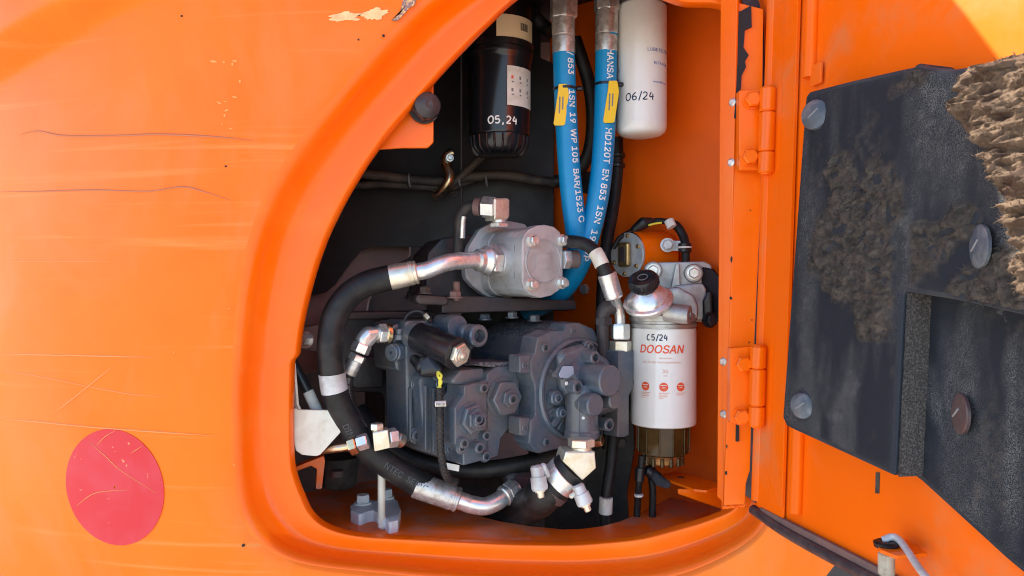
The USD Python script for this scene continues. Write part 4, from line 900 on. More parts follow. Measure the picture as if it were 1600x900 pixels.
for x, y, r, o_ in ((690, 600, .009, -.083), (703, 700, .0085, -.048), (650, 600, .008, -.113), (720, 700, .007, -.002), (650, 680, .010, -.113)):
    p = obj('port_plug', join(lathe(fbk.pt(x, y, o_), fbk.n, [(0, r * 1.5), (.003, r * 1.5), (.004, r * 1.35), (.004, 0)], 28)), 'pump_paint', mp)
    obj('screw', sock(fbk.pt(x, y, o_ + .004), fbk.n, r, .005), 'pump_paint', p)
for x, y in ((757, 500), (800, 497), (835, 502)):
    b0 = P(x, y, .24); obj('top_bolt', join(hexbolt(b0, [0, 0, 1], .010, .009)), 'pump_paint', mp)
# upper left valve body with ports
fv = Fr(625, 545, 0.155, T2)
obj('valve_body', fv.prism([(612, 508), (632, 502), (668, 508), (690, 520), (690, 575), (650, 590), (618, 578)], 0.075, bevel=0.005, r=0.008), 'pump_paint', mp)
LS = unit([-.55, -.83, 0])
pv = P(611, 551, 0.13)
obj('port_plug', join(lathe(pv - LS * .018, LS, [(0, .0165), (.012, .0165), (.014, .0145), (.018, .0145), (.019, .013), (.019, .003), (.014, .0028), (.014, 0)], 36)), 'pump_paint', mp)
pt_ = P(624, 531, 0.145)
obj('top_plug', join(cyl(pt_, pt_ + [0, 0, .010], 0.0135), sock(pt_ + [0, 0, .010], [0, 0, 1], .0095, .010)), 'pump_paint', mp)
for x, y, r in ((645, 545, .007), (641, 524, .005), (675, 505, .007)):
    obj('screw', sock(fv.pt(x, y, 0), fv.n, r, .006), 'pump_paint', mp)
# relief valve
ra, rc = P(697, 510, 0.17), P(727, 518, 0.128)
RN = ff.n
obj('relief_valve', lathe(ra - RN * .02, RN, [(0, 0), (0, .020), (.003, .0215), (.055, .0215), (.058, .020), (.058, 0)], 36), 'pump_paint', mp)
rv = P(728, 520, 0.135)
obj('relief_valve', ballhull((rv, .0155), (rv + ff.u * 0.008, .0155), (rv - np.array([0, 0, .018]), .015)), 'pump_paint', mp)
obj('relief_plug', sock(P(738, 524, 0.130), RN, 0.0195, 0.022), 'pump_paint', mp)
obj('small_pipe', tube([P(632, 500, 0.17), P(637, 492, 0.17), P(648, 486, 0.17), P(660, 488, 0.17), P(668, 497, 0.165), P(674, 503, 0.16)], 0.0038, 12), 'dark_steel', mp)
obj('pipe_nut', hexa(P(664, 492, 0.165), unit([.6, -.3, -.6]), .007, .012), 'zinc_gold', mp)

# --- solenoid on the pump, its plug and its wires
so = thing('solenoid_valve', 'black solenoid coil with pale hex end nut on the grey pump', 'solenoid', P(690, 545, 0.1))
sA, sB = P(655, 527, 0.135), P(655, 527, 0.135) + RN * 0.088
SB = P(716, 553, 0.072)
sn = unit(SB - sA)
obj('coil_base', lathe(sA - sn * .022, sn, [(0, 0), (0, .020), (.004, .024), (.022, .026), (.03, .0255), (.03, 0)], 36), 'pump_paint', so)
Ls = np.linalg.norm(SB - sA)
obj('coil', lathe(sA, sn, [(0, .0), (0, .0262), (Ls - .008, .0262), (Ls - .007, .028), (Ls - .001, .028), (Ls, .0265), (Ls, 0)], 44), 'plastic_black', so)
obj('end_nut', join(hexa(SB, sn, .0205, .009, .35), lathe(SB + sn * .009, sn, [(0, .0155), (.002, .0145), (.002, .010), (.0035, .0095), (.0035, .006), (.006, .0055), (.0075, .003), (.0075, 0)], 28)), 'zinc_cream', so)
vv = P(686, 508 + 2, 0.09)
pgA = unit(sn * 0.8 + np.array([.0, 0, -.6]))
obj('plug_housing', arr(m3.Manifold.hull_points(np.vstack([ball(P(655, 570, .108), .010, 6), ball(P(672, 562, .10), .011, 6), ball(P(665, 580, .098), .011, 6), ball(P(684, 577, .088), .011, 6)]))), 'plastic_black', so)
obj('plug_housing', arr(m3.Manifold.hull_points(np.vstack([ball(P(648, 562, .118), .009, 6), ball(P(660, 572, .106), .014, 6)]))), 'plastic_black', so)
hn = thing('wire_harness', 'braided black cable with yellow wires and printed sleeve, before the grey pump', 'cable', P(690, 650, 0.06))
for dx, ph in ((-2.5, 0), (2.5, 1)):
    obj('yellow_wire', tube([P(684, 580, .08), P(687 + dx, 588 - ph, .074), P(688 - dx * .6, 597, .072), P(686 + dx, 608, .072)], 0.0022, 8), 'wire_yellow', hn)
cpth = spline([P(687, 606, .072), P(687, 630, .07), P(688, 660, .068), P(688, 690, .068), P(690, 715, .07), P(695, 738, .075), P(702, 750, .085), P(712, 752, .10)], 10)
obj('sleeve', tube(cpth, 0.0062, 16, raw=True), 'rubber', hn)
br = []
Lp = np.linspace(0, 1, len(cpth)); tt, ta, tb = frames(cpth)
for s in (-1, 1):
    for k in range(3):
        a = s * Lp * 55 + k * 2.09; br.append(tube(cpth + 0.0062 * (np.cos(a)[:, None] * ta + np.sin(a)[:, None] * tb), 0.0006, 5, raw=True))
obj('braid', join(*br), 'rubber_dusty', hn, kind='stuff')
fw = Fr(688, 631, 0.060, 10)
obj('wire_marker', tube([P(680, 631, .0645), P(697, 630.5, .0645)], 0.0048, 14), 'label_white', hn)
obj('marker_print', flatpath(Fr(681, 634, 0.0592, 0), meshkit.text_mesh('PROP', 0.0042, 0.0004), 0, 0), 'ink_black', hn)
obj('wire_tag', Fr(706, 730, 0.09, 0).prism([(697, 723), (718, 727), (717, 737), (697, 733)], 0.0015, bevel=0.0004, r=0.001), 'label_white', hn)

# --- upper left elbow fitting and hose with print
uf = thing('pilot_elbow', 'zinc elbow fitting with printed black hose, left end of the grey pump', 'fitting', P(570, 550, 0.13))
def chain(par, rows):
    for name, kind, A, B, r, m in rows:
        A, B = P(*A), P(*B)
        if kind == 'hex': obj(name, hexa(A, B - A, r, np.linalg.norm(B - A), 0.2), m, par)
        else: obj(name, cyl(A, B, r, .0015, 28), m, par)
chain(uf, [('lock_ring', 'cyl', (609, 521, .14), (601, 521, .135), .0185, 'zinc_gold'), ('hex_nut', 'hex', (602, 521, .136), (590, 521, .128), .018, 'zinc'),
           ('tube_stub', 'cyl', (592, 521, .13), (578, 522, .122), .0115, 'zinc')])
obj('elbow', ballhull((P(586, 521, .126), .0118), (P(574, 523, .12), .0138), (P(568, 530, .117), .0138), (P(566, 540, .115), .0118)), 'zinc', uf, smooth=25)
chain(uf, [('hex_nut', 'hex', (567, 537, .116), (561, 551, .114), .0165, 'zinc'), ('hex_nut', 'hex', (560, 554, .114), (555, 564, .113), .015, 'zinc'), ('ferrule', 'cyl', (556, 562, .113), (545, 585, .112), .0125, 'ferrule')])
up = spline([P(548, 578, .112), P(544, 590, .113), P(543, 610, .118), P(549, 634, .125), P(562, 656, .135), P(580, 676, .15), P(600, 690, .17)], 10)
obj('hose', tube(up, 0.0098, 18, raw=True), 'rubber', uf)
obj('hose_print', pathtext(up, 0.0098, 'EN 857 2SC 6 WP 400 BAR', 0.0055, 0.012, -0.2), 'ink_grey', uf)

# --- lower left tee fitting
lf = thing('tee_fitting', 'zinc tee fitting with capped bolt and bent gold pipe, below the grey pump', 'fitting', P(585, 700, 0.08))
obj('gold_pipe', tube([P(490, 700, .12), P(506, 703, .10), P(525, 701, .085), P(549, 697, .08)], 0.0068, 16), 'zinc_gold', lf)
chain(lf, [('hex_nut', 'hex', (546, 698, .08), (558, 694, .08), .0155, 'zinc_gold'), ('hex_nut', 'hex', (559, 693, .08), (575, 688, .08), .0135, 'zinc'),
           ('hex_nut', 'hex', (606, 685, .082), (620, 683, .09), .0165, 'zinc'), ('sleeve', 'cyl', (618, 684, .09), (628, 690, .1), .0125, 'zinc_gold')])
fT = Fr(594, 690, 0.066, 12)
obj('tee_block', fT.prism([(582, 676), (606, 671), (610, 700), (585, 706)], 0.026, bevel=0.002, r=0.002), 'zinc_cream', lf)
obj('cap_bolt', join(cyl(P(589, 676, .08), P(589, 668, .08), .007), hexa(P(589, 671, .08), [0, 0, 1], .0115, .010, .2)), 'zinc_cream', lf)

# --- cream bracket on the left edge, with label and black cylinder
cb = thing('cream_bracket', 'cream painted folded bracket with cut corner, at the left opening edge', 'bracket', P(490, 712, 0.075))
fcb = Fr(495, 670, 0.078, 8)
obj('face_plate', fcb.prism([(458, 636), (466, 640), (526, 641), (532, 645), (532, 676), (500, 711), (494, 713), (472, 711), (462, 704), (459, 690)], 0.004, r=0.003), 'cream_paint', cb)
fcs = Fr(458, 600, 0.073, -60)
obj('side_flange', Fr(460, 600, 0.082, -35).prism([(455, 566), (459, 568), (464, 632), (468, 640), (458, 645), (456, 620)], 0.004, r=0.001), 'cream_paint', cb)
gs = thing('gas_spring', 'black rod with cream printed end, behind the cream bracket', 'gas spring', P(480, 610, 0.12))
obj('rod', cyl(P(452, 558, .12), P(487, 622, .12), 0.0088, .002), 'plastic_black', gs)
obj('printed_end', cyl(P(481, 611, .12), P(497, 645, .12), 0.0095, .001), 'label_white', gs)
obr = thing('loop_bracket', 'orange bent flat bar bracket, in the dark lower left corner', 'bracket', P(490, 765, 0.2))
fo = Fr(490, 740, 0.16, 15)
obj('bar', fo.prism([(440, 737), (460, 730), (506, 712), (508, 720), (503, 764), (493, 765), (495, 733), (486, 728), (440, 745)], 0.022, r=0.003), 'sill_paint', obr)
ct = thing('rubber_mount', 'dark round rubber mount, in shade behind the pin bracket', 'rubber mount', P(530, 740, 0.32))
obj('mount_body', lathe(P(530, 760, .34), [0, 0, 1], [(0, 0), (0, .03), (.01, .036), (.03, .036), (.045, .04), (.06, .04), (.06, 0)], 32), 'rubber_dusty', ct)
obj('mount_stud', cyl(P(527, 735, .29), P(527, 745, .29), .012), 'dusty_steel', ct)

# --- pin bracket standing on the sill
pb = thing('pin_bracket', 'galvanised lock plate with upright pin and two bolts, on the orange sill', 'latch', PZ(590, 800, ZF))
zt = ZF + 0.020
ol = [(547, 790), (556, 783), (580, 780), (588, 783), (597, 777), (608, 771), (622, 783), (626, 796), (622, 813), (608, 816), (602, 810), (592, 802), (583, 797), (574, 799), (562, 804), (548, 798)]
obj('base_plate', zprism([PZ(x, y, zt)[:2] for x, y in ol], zt, 0.0199, 0.002, 0.004), 'bracket_grey', pb)
for x, y in ((567, 787), (603, 778)):
    b0 = PZ(x, y, zt); obj('bolt', join(lathe(b0, [0, 0, 1], [(0, .0155), (.003, .0155), (.003, 0)], 28), hexa(b0 + [0, 0, .003], [0, 0, 1], .0125, .014, .3)), 'bracket_grey', pb)
pn = PZ(597, 808, zt)
obj('pin', lathe(pn + [0, -.006, -.016], [0, 0, 1], [(0, 0), (0, .0055), (.002, .0065), (.110, .0065), (.113, .005), (.113, 0)], 24), 'cream_paint', pb)
obj('weld', ballhull((pn + [0, -.004, -.004], .0085), (pn + [.002, -.002, -.012], .009)), 'bracket_grey', pb)

# --- sill clip at the foot of the post
sc = thing('sill_clip', 'folded orange sheet metal clip with a hole, at the foot of the post', 'clip', PZ(1100, 790, ZF))
zc = CZ - 0.345
tp = [PZ(x, y, zc)[:2] for x, y in ((1036, 741), (1053, 735), (1122, 754), (1129, 760), (1104, 766), (1084, 764), (1040, 748))]
obj('top_plate', zprism(tp, zc, 0.004, 0.001, 0.003), 'rim_paint', sc)
obj('hole', lathe(np.r_[PZ(1064, 746, zc)[:2], zc + .0002], [0, 0, 1], [(0, .006), (.0006, .006), (.0006, 0)], 20), 'ink_black', sc)
A, B, C_ = PZ(1059, 765, zc - .004), PZ(1129, 762, zc - .004), PZ(1128, 797, ZF)
fq = Fr(1095, 775, 0.15, math.degrees(math.atan2(B[1] - A[1], B[0] - A[0])), p0=B)
obj('front_plate', fq.prism([(1060, 764), (1102, 766), (1127, 760), (1129, 796), (1060, 772)], 0.004, r=0.002), 'rim_paint', sc)

# --- big clamped hose with adapter under the pump
ch = thing('clamped_hose', 'wide black hose with cream angle adapter and T-bolt clamp, under the pump', 'hose', P(880, 760, 0.08))
nb = vb
obj('hex_nut', hexa(P(908, 698, .072), [0, 0, 1], .0225, .014, .25), 'zinc_cream', ch)
obj('collar', cyl(P(908, 706, .072), P(908, 696, .072), .0175), 'zinc_cream', ch)
fa = Fr(905, 728, 0.052, 12)
obj('angle_adapter', fa.prism([(884, 705), (930, 705), (932, 732), (910, 752), (879, 721)], 0.042, bevel=0.003, r=0.003), 'zinc_cream', ch)
hd = unit(P(845, 776, .085) - P(890, 734, .073)); h0 = P(892, 733, .073)
hpth = spline([h0 - hd * .004, h0 + hd * .03, h0 + hd * .065, P(838, 783, .13), P(808, 798, .20), P(770, 808, .30), P(740, 812, .40)], 8)
obj('hose', tube(hpth, 0.0312, 32, raw=True), 'rubber', ch)
cl = obj('clamp_band', lathe(h0 + hd * .009, hd, [(0, .030), (0, .0322), (.001, .0332), (.023, .0332), (.024, .0322), (.024, .030)], 48), 'zinc', ch)
cl2 = obj('clamp_band', lathe(h0 + hd * .041, hd, [(0, .030), (0, .0322), (.001, .0332), (.013, .0332), (.014, .0322), (.014, .030)], 48), 'brown_cap', ch)
for A, B in (((838, 727, .045), (844, 766, .04)), ((902, 757, .045), (915, 788, .04))):
    A, B = P(*A), P(*B); dv = unit(B - A); L = np.linalg.norm(B - A)
    p = obj('t_bolt', lathe(A, dv, [(0, 0), (0, .008), (.003, .0105), (L * .45, .0105), (L * .46, .0128), (L * .9, .0135), (L, .012), (L, 0)], 28), 'galvanised', ch)
    obj('bolt_end', lathe(B, dv, [(0, .009), (.003, .0085), (.003, .006), (.010, .0058), (.012, .0045), (.012, 0)], 20), 'zinc_cream', p)
obj('clamp_bridge', ballhull((P(849, 728, .047), .005), (P(855, 742, .05), .005)), 'galvanised', ch)
obj('clamp_bridge', ballhull((P(893, 775, .045), .004), (P(908, 765, .045), .004)), 'cream_paint', ch)
ftg = Fr(862, 777, 0.058, 0)
obj('clamp_tag', ftg.prism([(852, 775), (866, 767), (874, 776), (861, 786)], 0.003, r=0.001), 'label_white', ch)
obj('tag_print', join(*[ftg.prism([(859 + k * 3.2, 772 - k * 1.6 + 1), (860.2 + k * 3.2, 771.4 - k * 1.6 + 1), (863.5 + k * 3.2, 778 - k * 1.6), (862.3 + k * 3.2, 778.6 - k * 1.6)], .0005, off=.0005, bevel=.0001, r=0) for k in range(3)]), 'ink_black', ch)

# --- pilot hose on the right of the pump
YP = ff.pt(969, 549, COLO - .018)[1]
ph = thing('pilot_hose', 'thin black hose with silver crimp bending into the pump column', 'hose', P(955, 450, 0.1))
obj('hose', tube([P(880, 377, .19), P(905, 379, .17), P(922, 386, .16), P(934, 400, .15), P(944, 421, .145), P(951, 440, .145)], 0.0118, 20), 'rubber', ph)
obj('white_sleeve', tube([P(930, 394, .153), P(935, 402, .149), P(941, 415, .146)], 0.0135, 20), 'cream_paint', ph)
ferrule(P(960, 466, .15), P(948, 428, .145), .0160, 'zinc', ph)
obj('steel_tube', tube([P(957, 455, .15), P(963, 472, YP - .01), P(968, 490, YP), P(969, 512, YP)], 0.0095, 20), 'zinc', ph)
obj('hex_nut', hexa(P(969, 530, YP), [0, 0, 1], .0180, P(969, 506, YP)[2] - P(969, 530, YP)[2], .2, .004), 'zinc', ph)
obj('hex_nut', hexa(P(969, 549, YP), [0, 0, 1], .0205, P(969, 532, YP)[2] - P(969, 549, YP)[2], .5), 'zinc_cream', ph)
bk = thing('banjo_fitting', 'small dusty elbow fitting, in shade left of the fuel filter', 'fitting', P(945, 490, .2))
obj('elbow', tube([P(960, 478, .19), P(948, 482, .19), P(942, 494, .19), P(942, 530, .19), P(944, 620, .22)], [.014, .015, .013, .0115, .0115], 18), 'dark_steel', bk)
obj('hex_nut', hexa(P(943, 508, .19), [0, 0, 1], .0165, .014), 'dark_steel', bk)
oo = thing('outlet_fitting', 'dusty round union fitting, on the right side of the silver pump', 'fitting', P(893, 405, .2))
chain(oo, [('hex_nut', 'hex', (878, 405, .19), (889, 405, .195), .0185, 'zinc'), ('sleeve', 'cyl', (889, 405, .195), (903, 405, .2), .0165, 'dusty_steel')])

# --- fuel filter
y0 = 0.205
fcx = P(1036, 600, y0); kS = S(y0)
fuel = thing('fuel_filter', 'white fuel filter can with red print and amber bowl, below the cast head', 'filter', np.r_[fcx[:2], P(1036, 728, y0)[2]])
zt_, zb_ = P(1036, 512, y0)[2], P(1036, 662, y0)[2]; RF = 51.5 * kS * 0.985
c0 = np.array([fcx[0], fcx[1], zb_]); H = zt_ - zb_
can = obj('can', lathe(c0, [0, 0, 1], [(0, 0), (0, RF * .93), (.002, RF * .985), (.005, RF), (H - .004, RF), (H, RF * .985), (H, 0)], 64), 'white_paint', fuel)
obj('head_ring', lathe(np.r_[fcx[:2], zt_], [0, 0, 1], [(0, RF * .97), (.003, RF * .97), (.003, RF * 1.02), (.008, RF * 1.02), (.009, RF * .98), (.013, RF * .98), (.014, RF * 1.03), (.024, RF * 1.03), (.028, RF * .98), (.028, 0)], 64), 'alu_head', fuel)
def ztext(c, r, txt, h, px, py, y, m, par, bold=True, name='print', shear=0.0):
    t = arr(meshkit.text_mesh(txt, h, 0.0006, bold=bold)); v = t[0].copy(); v[:, 0] += shear * v[:, 1]; w = v[:, 0].max() - v[:, 0].min()
    a0 = math.asin(max(-.98, min(.98, (P(px, py, y)[0] - c[0]) / r))) - (w / 2 + v[:, 0].min()) / r
    return obj(name, arc_cyl_text((v, t[1]), c, r, a0, P(px, py, y - r)[2]), m, par, smooth=False)
yf = y0
ztext(fcx, RF, 'DOOSAN', 0.0138, 1034, 552, yf, 'ink_red', can, shear=0.2, name='brand_print')
ztext(fcx, RF, 'GENUINE PARTS', 0.0020, 1040, 561, yf, 'ink_pale_red', can, False)
ztext(fcx, RF, 'FUEL FILTER / WATER SEPARATOR', 0.0030, 1033, 568, yf, 'ink_pale_red', can, False)
ztext(fcx, RF, '30', 0.0055, 1039, 583, yf, 'ink_pale_red', can, False)
ztext(fcx, RF, 'CLEAN', 0.0018, 1039, 588, yf, 'ink_pale_red', can, False)
to = unit(np.array([CAM[0] - fcx[0], CAM[1] - fcx[1], 0])); rtv = np.array([-to[1], to[0], 0]); rtv = rtv if rtv[0] > 0 else -rtv
for px in (1011, 1038, 1063):
    a = math.asin((P(px, 600, y0)[0] - fcx[0]) / RF - 0.02); nn = math.cos(a) * to + math.sin(a) * rtv
    cc = np.r_[fcx[:2], P(px, 605, y0 - RF)[2]] + nn * RF; sdv = np.cross([0, 0, 1.0], nn)
    ang = np.linspace(0, 2 * np.pi, 28, endpoint=False); rr = 0.0078
    rim_ = []
    for s in (1.0, .5, .05):
        loc = np.stack([rr * s * np.cos(ang), rr * s * np.sin(ang)], 1); aa = a + loc[:, 0] / RF
        rim_.append(np.column_stack([fcx[0] + 0 * aa, fcx[1] + 0 * aa, cc[2] + loc[:, 1]]) + (RF + .0005) * (np.cos(aa)[:, None] * to + np.sin(aa)[:, None] * rtv))
    obj('round_icon', loft(rim_[::-1]), 'ink_red', can, smooth=False)
    for k, w in enumerate((5.2, 3.0)):
        obj('icon_mark', patch_cyl(np.r_[fcx[:2], 0], RF, a - w / 2 * .002 / RF * 1, a + w / 2 * .002 / RF, cc[2] + .0022 - k * .004, cc[2] + .0034 - k * .004, .0009, 5), 'label_white', can)
    for k, w in enumerate((14, 11, 12, 6)[: (2 if px == 1063 else 4)]):
        obj('fine_print', patch_cyl(np.r_[fcx[:2], 0], RF, a - 6.5 * .001 / RF * 1.3, a + (w - 6.5) * .001 / RF * 1.3, cc[2] - .0115 - k * .003, cc[2] - .0105 - k * .003, .0005, 5), 'ink_pale_red', can)
hw = handwriting('C5/24', 0.0100, 0.75, 0.0010); hw = (hw[0] * [1, 1, 1], hw[1])
aH = math.asin((P(1012, 530, y0)[0] - fcx[0]) / RF)
obj('marker_writing', arc_cyl_text(hw, fcx, RF, aH, P(1012, 532, y0 - RF)[2], .0002), 'ink_navy', can)
# bowl
zb2 = P(1036, 708, y0)[2]
prof_n = 20
bowl_r = RF * .80
ring_ = []
obj('bowl', lathe(np.r_[fcx[:2], zb2], [0, 0, 1], [(0, 0), (0, bowl_r * .86), (.003, bowl_r * .95), (zb_ - zb2 - .004, bowl_r * 1.0), (zb_ - zb2 - .001, bowl_r * .98), (zb_ - zb2 - .001, 0)], 12, .2), 'bowl_amber', fuel, smooth=20)
for k in range(12):
    a = k * 2 * math.pi / 12 + .2; q = np.r_[fcx[:2], 0] + bowl_r * 1.0 * np.array([math.cos(a), math.sin(a), 0])
    obj('bowl_rib', cyl(np.r_[q[:2], zb2 + .004], np.r_[q[:2], zb_ - .004], .0013, .0005, 10), 'bowl_amber', fuel)
obj('drain_ring', lathe(np.r_[fcx[:2], P(1036, 722, y0)[2]], [0, 0, 1], [(0, 0), (0, bowl_r * .70), (.003, bowl_r * .74), (.012, bowl_r * .76), (.016, bowl_r * .82), (.016, 0)], 40), 'brass', fuel)
for k in range(14):
    a = k * 2 * math.pi / 14; q = fcx[:2] + bowl_r * .75 * np.array([math.cos(a), math.sin(a)])
    obj('drain_lug', cyl(np.r_[q, P(1036, 724, y0)[2]], np.r_[q, P(1036, 710, y0)[2]], .004, .001, 8), 'bowl_amber', fuel)
wr = thing('sensor_wire', 'black water sensor wire with a pale tie, hanging below the amber bowl', 'wire', P(1000, 760, y0))
obj('wire', tube([P(1003, 712, y0 - .02), P(1001, 735, y0 - .02), P(998, 760, y0 - .02), P(996, 790, y0), P(994, 830, y0)], 0.0062, 12), 'rubber', wr)
obj('connector', cyl(P(1000, 730, y0 - .02), P(999, 752, y0 - .02), .0085), 'plastic_black', wr)
obj('cable_tie', cyl(P(998, 772, y0 - .02), P(998, 776, y0 - .02), .0085), 'label_white', wr)
w2 = thing('drain_connector', 'dark plastic connector on a black cable, right of the tied sensor wire', 'connector', P(1030, 750, y0))
obj('cable', tube([P(1020, 720, y0), P(1018, 745, y0), P(1020, 770, y0), P(1019, 820, y0)], 0.0065, 12), 'rubber', w2)
obj('connector', ballhull((P(1024, 744, y0 - .02), .008), (P(1042, 757, y0 - .03), .007), (P(1030, 752, y0 - .02), .009)), 'foam', w2)
obj('connector', ballhull((P(1014, 736, y0 - .01), .010), (P(1026, 746, y0 - .01), .011)), 'plastic_black', w2)
w3 = thing('loom_cable', 'black corrugated cable with cream band, right of the clamped hose', 'cable', P(945, 780, .2))
obj('cable', tube([P(960, 650, .24), P(955, 720, .22), P(948, 770, .21), P(945, 830, .21)], 0.0105, 16), 'rubber', w3)
obj('cream_band', cyl(P(947, 777, .203), P(946, 802, .205), .0125, .001), 'label_white', w3)
obj('gland_nut', hexa(P(925, 690, .17), unit([.8, -.4, .2]), .011, .02), 'zinc_gold', w3)

# fuel filter head
hdz = thing('filter_head', 'grey cast filter head with black priming knob, above the white fuel can', 'filter head', np.r_[fcx[:2], zt_ + .03])
fh = Fr(1040, 470, y0 - 0.03, -8)
obj('casting', fh.prism([(994, 500), (996, 480), (1010, 462), (1030, 452), (1060, 448), (1085, 462), (1092, 480), (1090, 502)], 0.085, off=-0.004, bevel=0.006, r=0.01), 'alu_head', hdz)
fh2 = Fr(1080, 440, y0 + 0.035, -8)
obj('mounting_plate', fh2.prism([(1008, 414), (1014, 410), (1100, 408), (1112, 414), (1114, 440), (1112, 486), (1098, 504), (1040, 500), (1010, 470)], 0.022, bevel=0.003, r=0.006), 'alu_head', hdz)
obj('side_block', fh2.prism([(1052, 446), (1098, 442), (1104, 452), (1100, 500), (1056, 503)], 0.03, off=0.020, bevel=0.004, r=0.006), 'alu_head', hdz)
obj('rib', fh2.prism([(1038, 500), (1056, 412), (1062, 412), (1066, 500)], 0.02, off=0.014, bevel=0.002, r=0.002), 'alu_head', hdz)
for x, y in ((1083, 427), (1020, 423)):
    b0 = fh2.pt(x, y, 0.0)
    p = obj('bolt_boss', cyl(b0, b0 + fh2.n * .012, .0175, .002), 'alu_head', hdz)
    obj('bolt', hexbolt(b0 + fh2.n * .012, fh2.n, .0105, .011, .5, 1.2), 'zinc', p)
bA, bB = P(1040, 488, y0 - .055), P(1078, 492, y0 - .075)
obj('tube_boss', lathe(bA, bB - bA, [(0, 0), (0, .0165), (np.linalg.norm(bB - bA) - .001, .0165), (np.linalg.norm(bB - bA), .015), (np.linalg.norm(bB - bA), .0065), (np.linalg.norm(bB - bA) - .008, .006), (np.linalg.norm(bB - bA) - .008, 0)], 32), 'alu_head', hdz)
ka = unit([-.28, -.52, .80]); k0 = P(1011, 462, y0 - .055)
obj('pump_dome', lathe(k0 - ka * .022, ka, [(0, 0), (0, .037), (.006, .043), (.011, .0445), (.014, .043), (.016, .038), (.019, .037), (.022, .036), (.030, .029), (.035, .022), (.037, .020), (.037, 0)], 52), 'zinc', hdz)
kb = k0 + ka * .018
kn = obj('knob', lathe(kb, ka, [(0, 0), (0, .020), (.002, .0242), (.006, .0258), (.018, .0258), (.022, .0235), (.0238, .018), (.0225, .015), (.022, 0)], 48), 'plastic_black', hdz)
for k in range(24):
    a, b = perp(ka); g = k * 2 * math.pi / 24; o = a * math.cos(g) + b * math.sin(g)
    obj('grip_rib', cyl(kb + ka * .005 + o * .0258, kb + ka * .018 + o * .0258, .0013, .0004, 8), 'plastic_black', kn)
obj('knob_mark', torus(kb + ka * .0222, ka, .0085, .0008), 'ink_grey', kn)
blk = thing('black_bracket', 'black coated angular bracket, between the filter head and the post', 'bracket', P(1112, 470, y0 + .03))
fbb = Fr(1110, 460, y0 + 0.045, -20)
obj('plate', fbb.prism([(1095, 416), (1112, 420), (1128, 436), (1128, 492), (1116, 508), (1096, 504)], 0.03, off=0.02, bevel=0.003, r=0.004), 'tape_black', blk)
fpl = Fr(1105, 475, y0 + 0.0, -20)
obj('fork', fpl.prism([(1097, 470), (1105, 455), (1112, 456), (1113, 488), (1116, 497), (1112, 506), (1098, 506)], 0.02, bevel=0.004, r=0.005), 'plastic_black', blk)
obj('bolt', hexbolt(P(1108, 500, y0 - .01), unit([.3, -1, 0]), .011, .012), 'plastic_black', blk)

# --- orange motor behind, with cable loop
om = thing('orange_motor', 'orange round motor with bolted steel end plate, above the filter head', 'motor', P(1010, 420, .4))
ma = unit([-.84, -.54, 0]); m0 = P(979, 398, .29)
obj('end_plate', lathe(m0, ma, [(-.006, 0), (-.006, .046), (-.001, .047), (0, .046), (0, 0)], 52, 0, .92), 'galvanised', om)
obj('body', lathe(m0 - ma * .006, -ma, [(0, .045), (.012, .048), (.085, .048), (.095, .04), (.095, 0)], 48), 'rim_paint', om)
obj('coupling', arr(m3.Manifold.hull_points(np.vstack([ball(m0 + ma * .006 + np.array([0, 0, z]) + unit(np.cross(ma, [0, 0, 1])) * s, .006, 6) for z in (-.018, .018) for s in (-.010, .010)]))), 'brass', om)
obj('coupling', arr(m3.Manifold.hull_points(np.vstack([ball(m0 + ma * .009 + np.array([0, 0, z]) + unit(np.cross(ma, [0, 0, 1])) * s, .004, 6) for z in (-.012, .012) for s in (-.006, .006)]))), 'dark_steel', om)
a_, b_ = perp(ma)
for k in range(6):
    g = k * math.pi / 3 + .4; obj('screw', sock(m0 + (a_ * math.cos(g) + b_ * math.sin(g)) * .037, ma, .004, .004), 'brass', om)
cl_ = thing('cable_loop', 'black cable loop with connector and cream tie, above the orange motor', 'cable', P(1040, 350, 0.320))
obj('cable', tube([P(958, 388, 0.300), P(968, 372, 0.300), P(985, 362, 0.300), P(1000, 353, 0.300), P(1020, 346, 0.300), P(1040, 346, 0.290), P(1056, 352, 0.280), P(1067, 368, 0.270), P(1071, 385, 0.260), P(1071, 420, 0.250)], [.0045, .0045, .005, .006, .006, .006, .0085, .0085, .0085, .0075], 14), 'rubber', cl_)
obj('connector', ballhull((P(992, 358, 0.290), .008), (P(1005, 349, 0.285), .012), (P(1016, 346, 0.285), .008)), 'plastic_black', cl_)
obj('yellow_wire', tube([P(1013, 352, 0.275), P(1025, 349, 0.275), P(1034, 348, 0.275)], .002, 8), 'wire_yellow', cl_)
obj('cable_tie', cyl(P(1045, 344, 0.270), P(1050, 355, 0.265), .0095, .001), 'label_white', cl_)
pcl = obj('clip', join(cyl(P(1070, 380, 0.255), P(1070, 394, 0.255), .0125)), 'plastic_black', cl_)
obj('clip_plate', Fr(1050, 383, .27, -15).prism([(1036, 376), (1062, 376), (1070, 382), (1066, 392), (1038, 392)], .003, r=.003), 'galvanised', cl_)
obj('bolt', hexbolt(P(1043, 383, 0.267), unit([-.15, -1, 0]), .0105, .012), 'galvanised', cl_)
obj('clip_band', cyl(P(1070, 385, 0.252), P(1070, 388, 0.252), .0132, .0005), 'label_white', cl_)

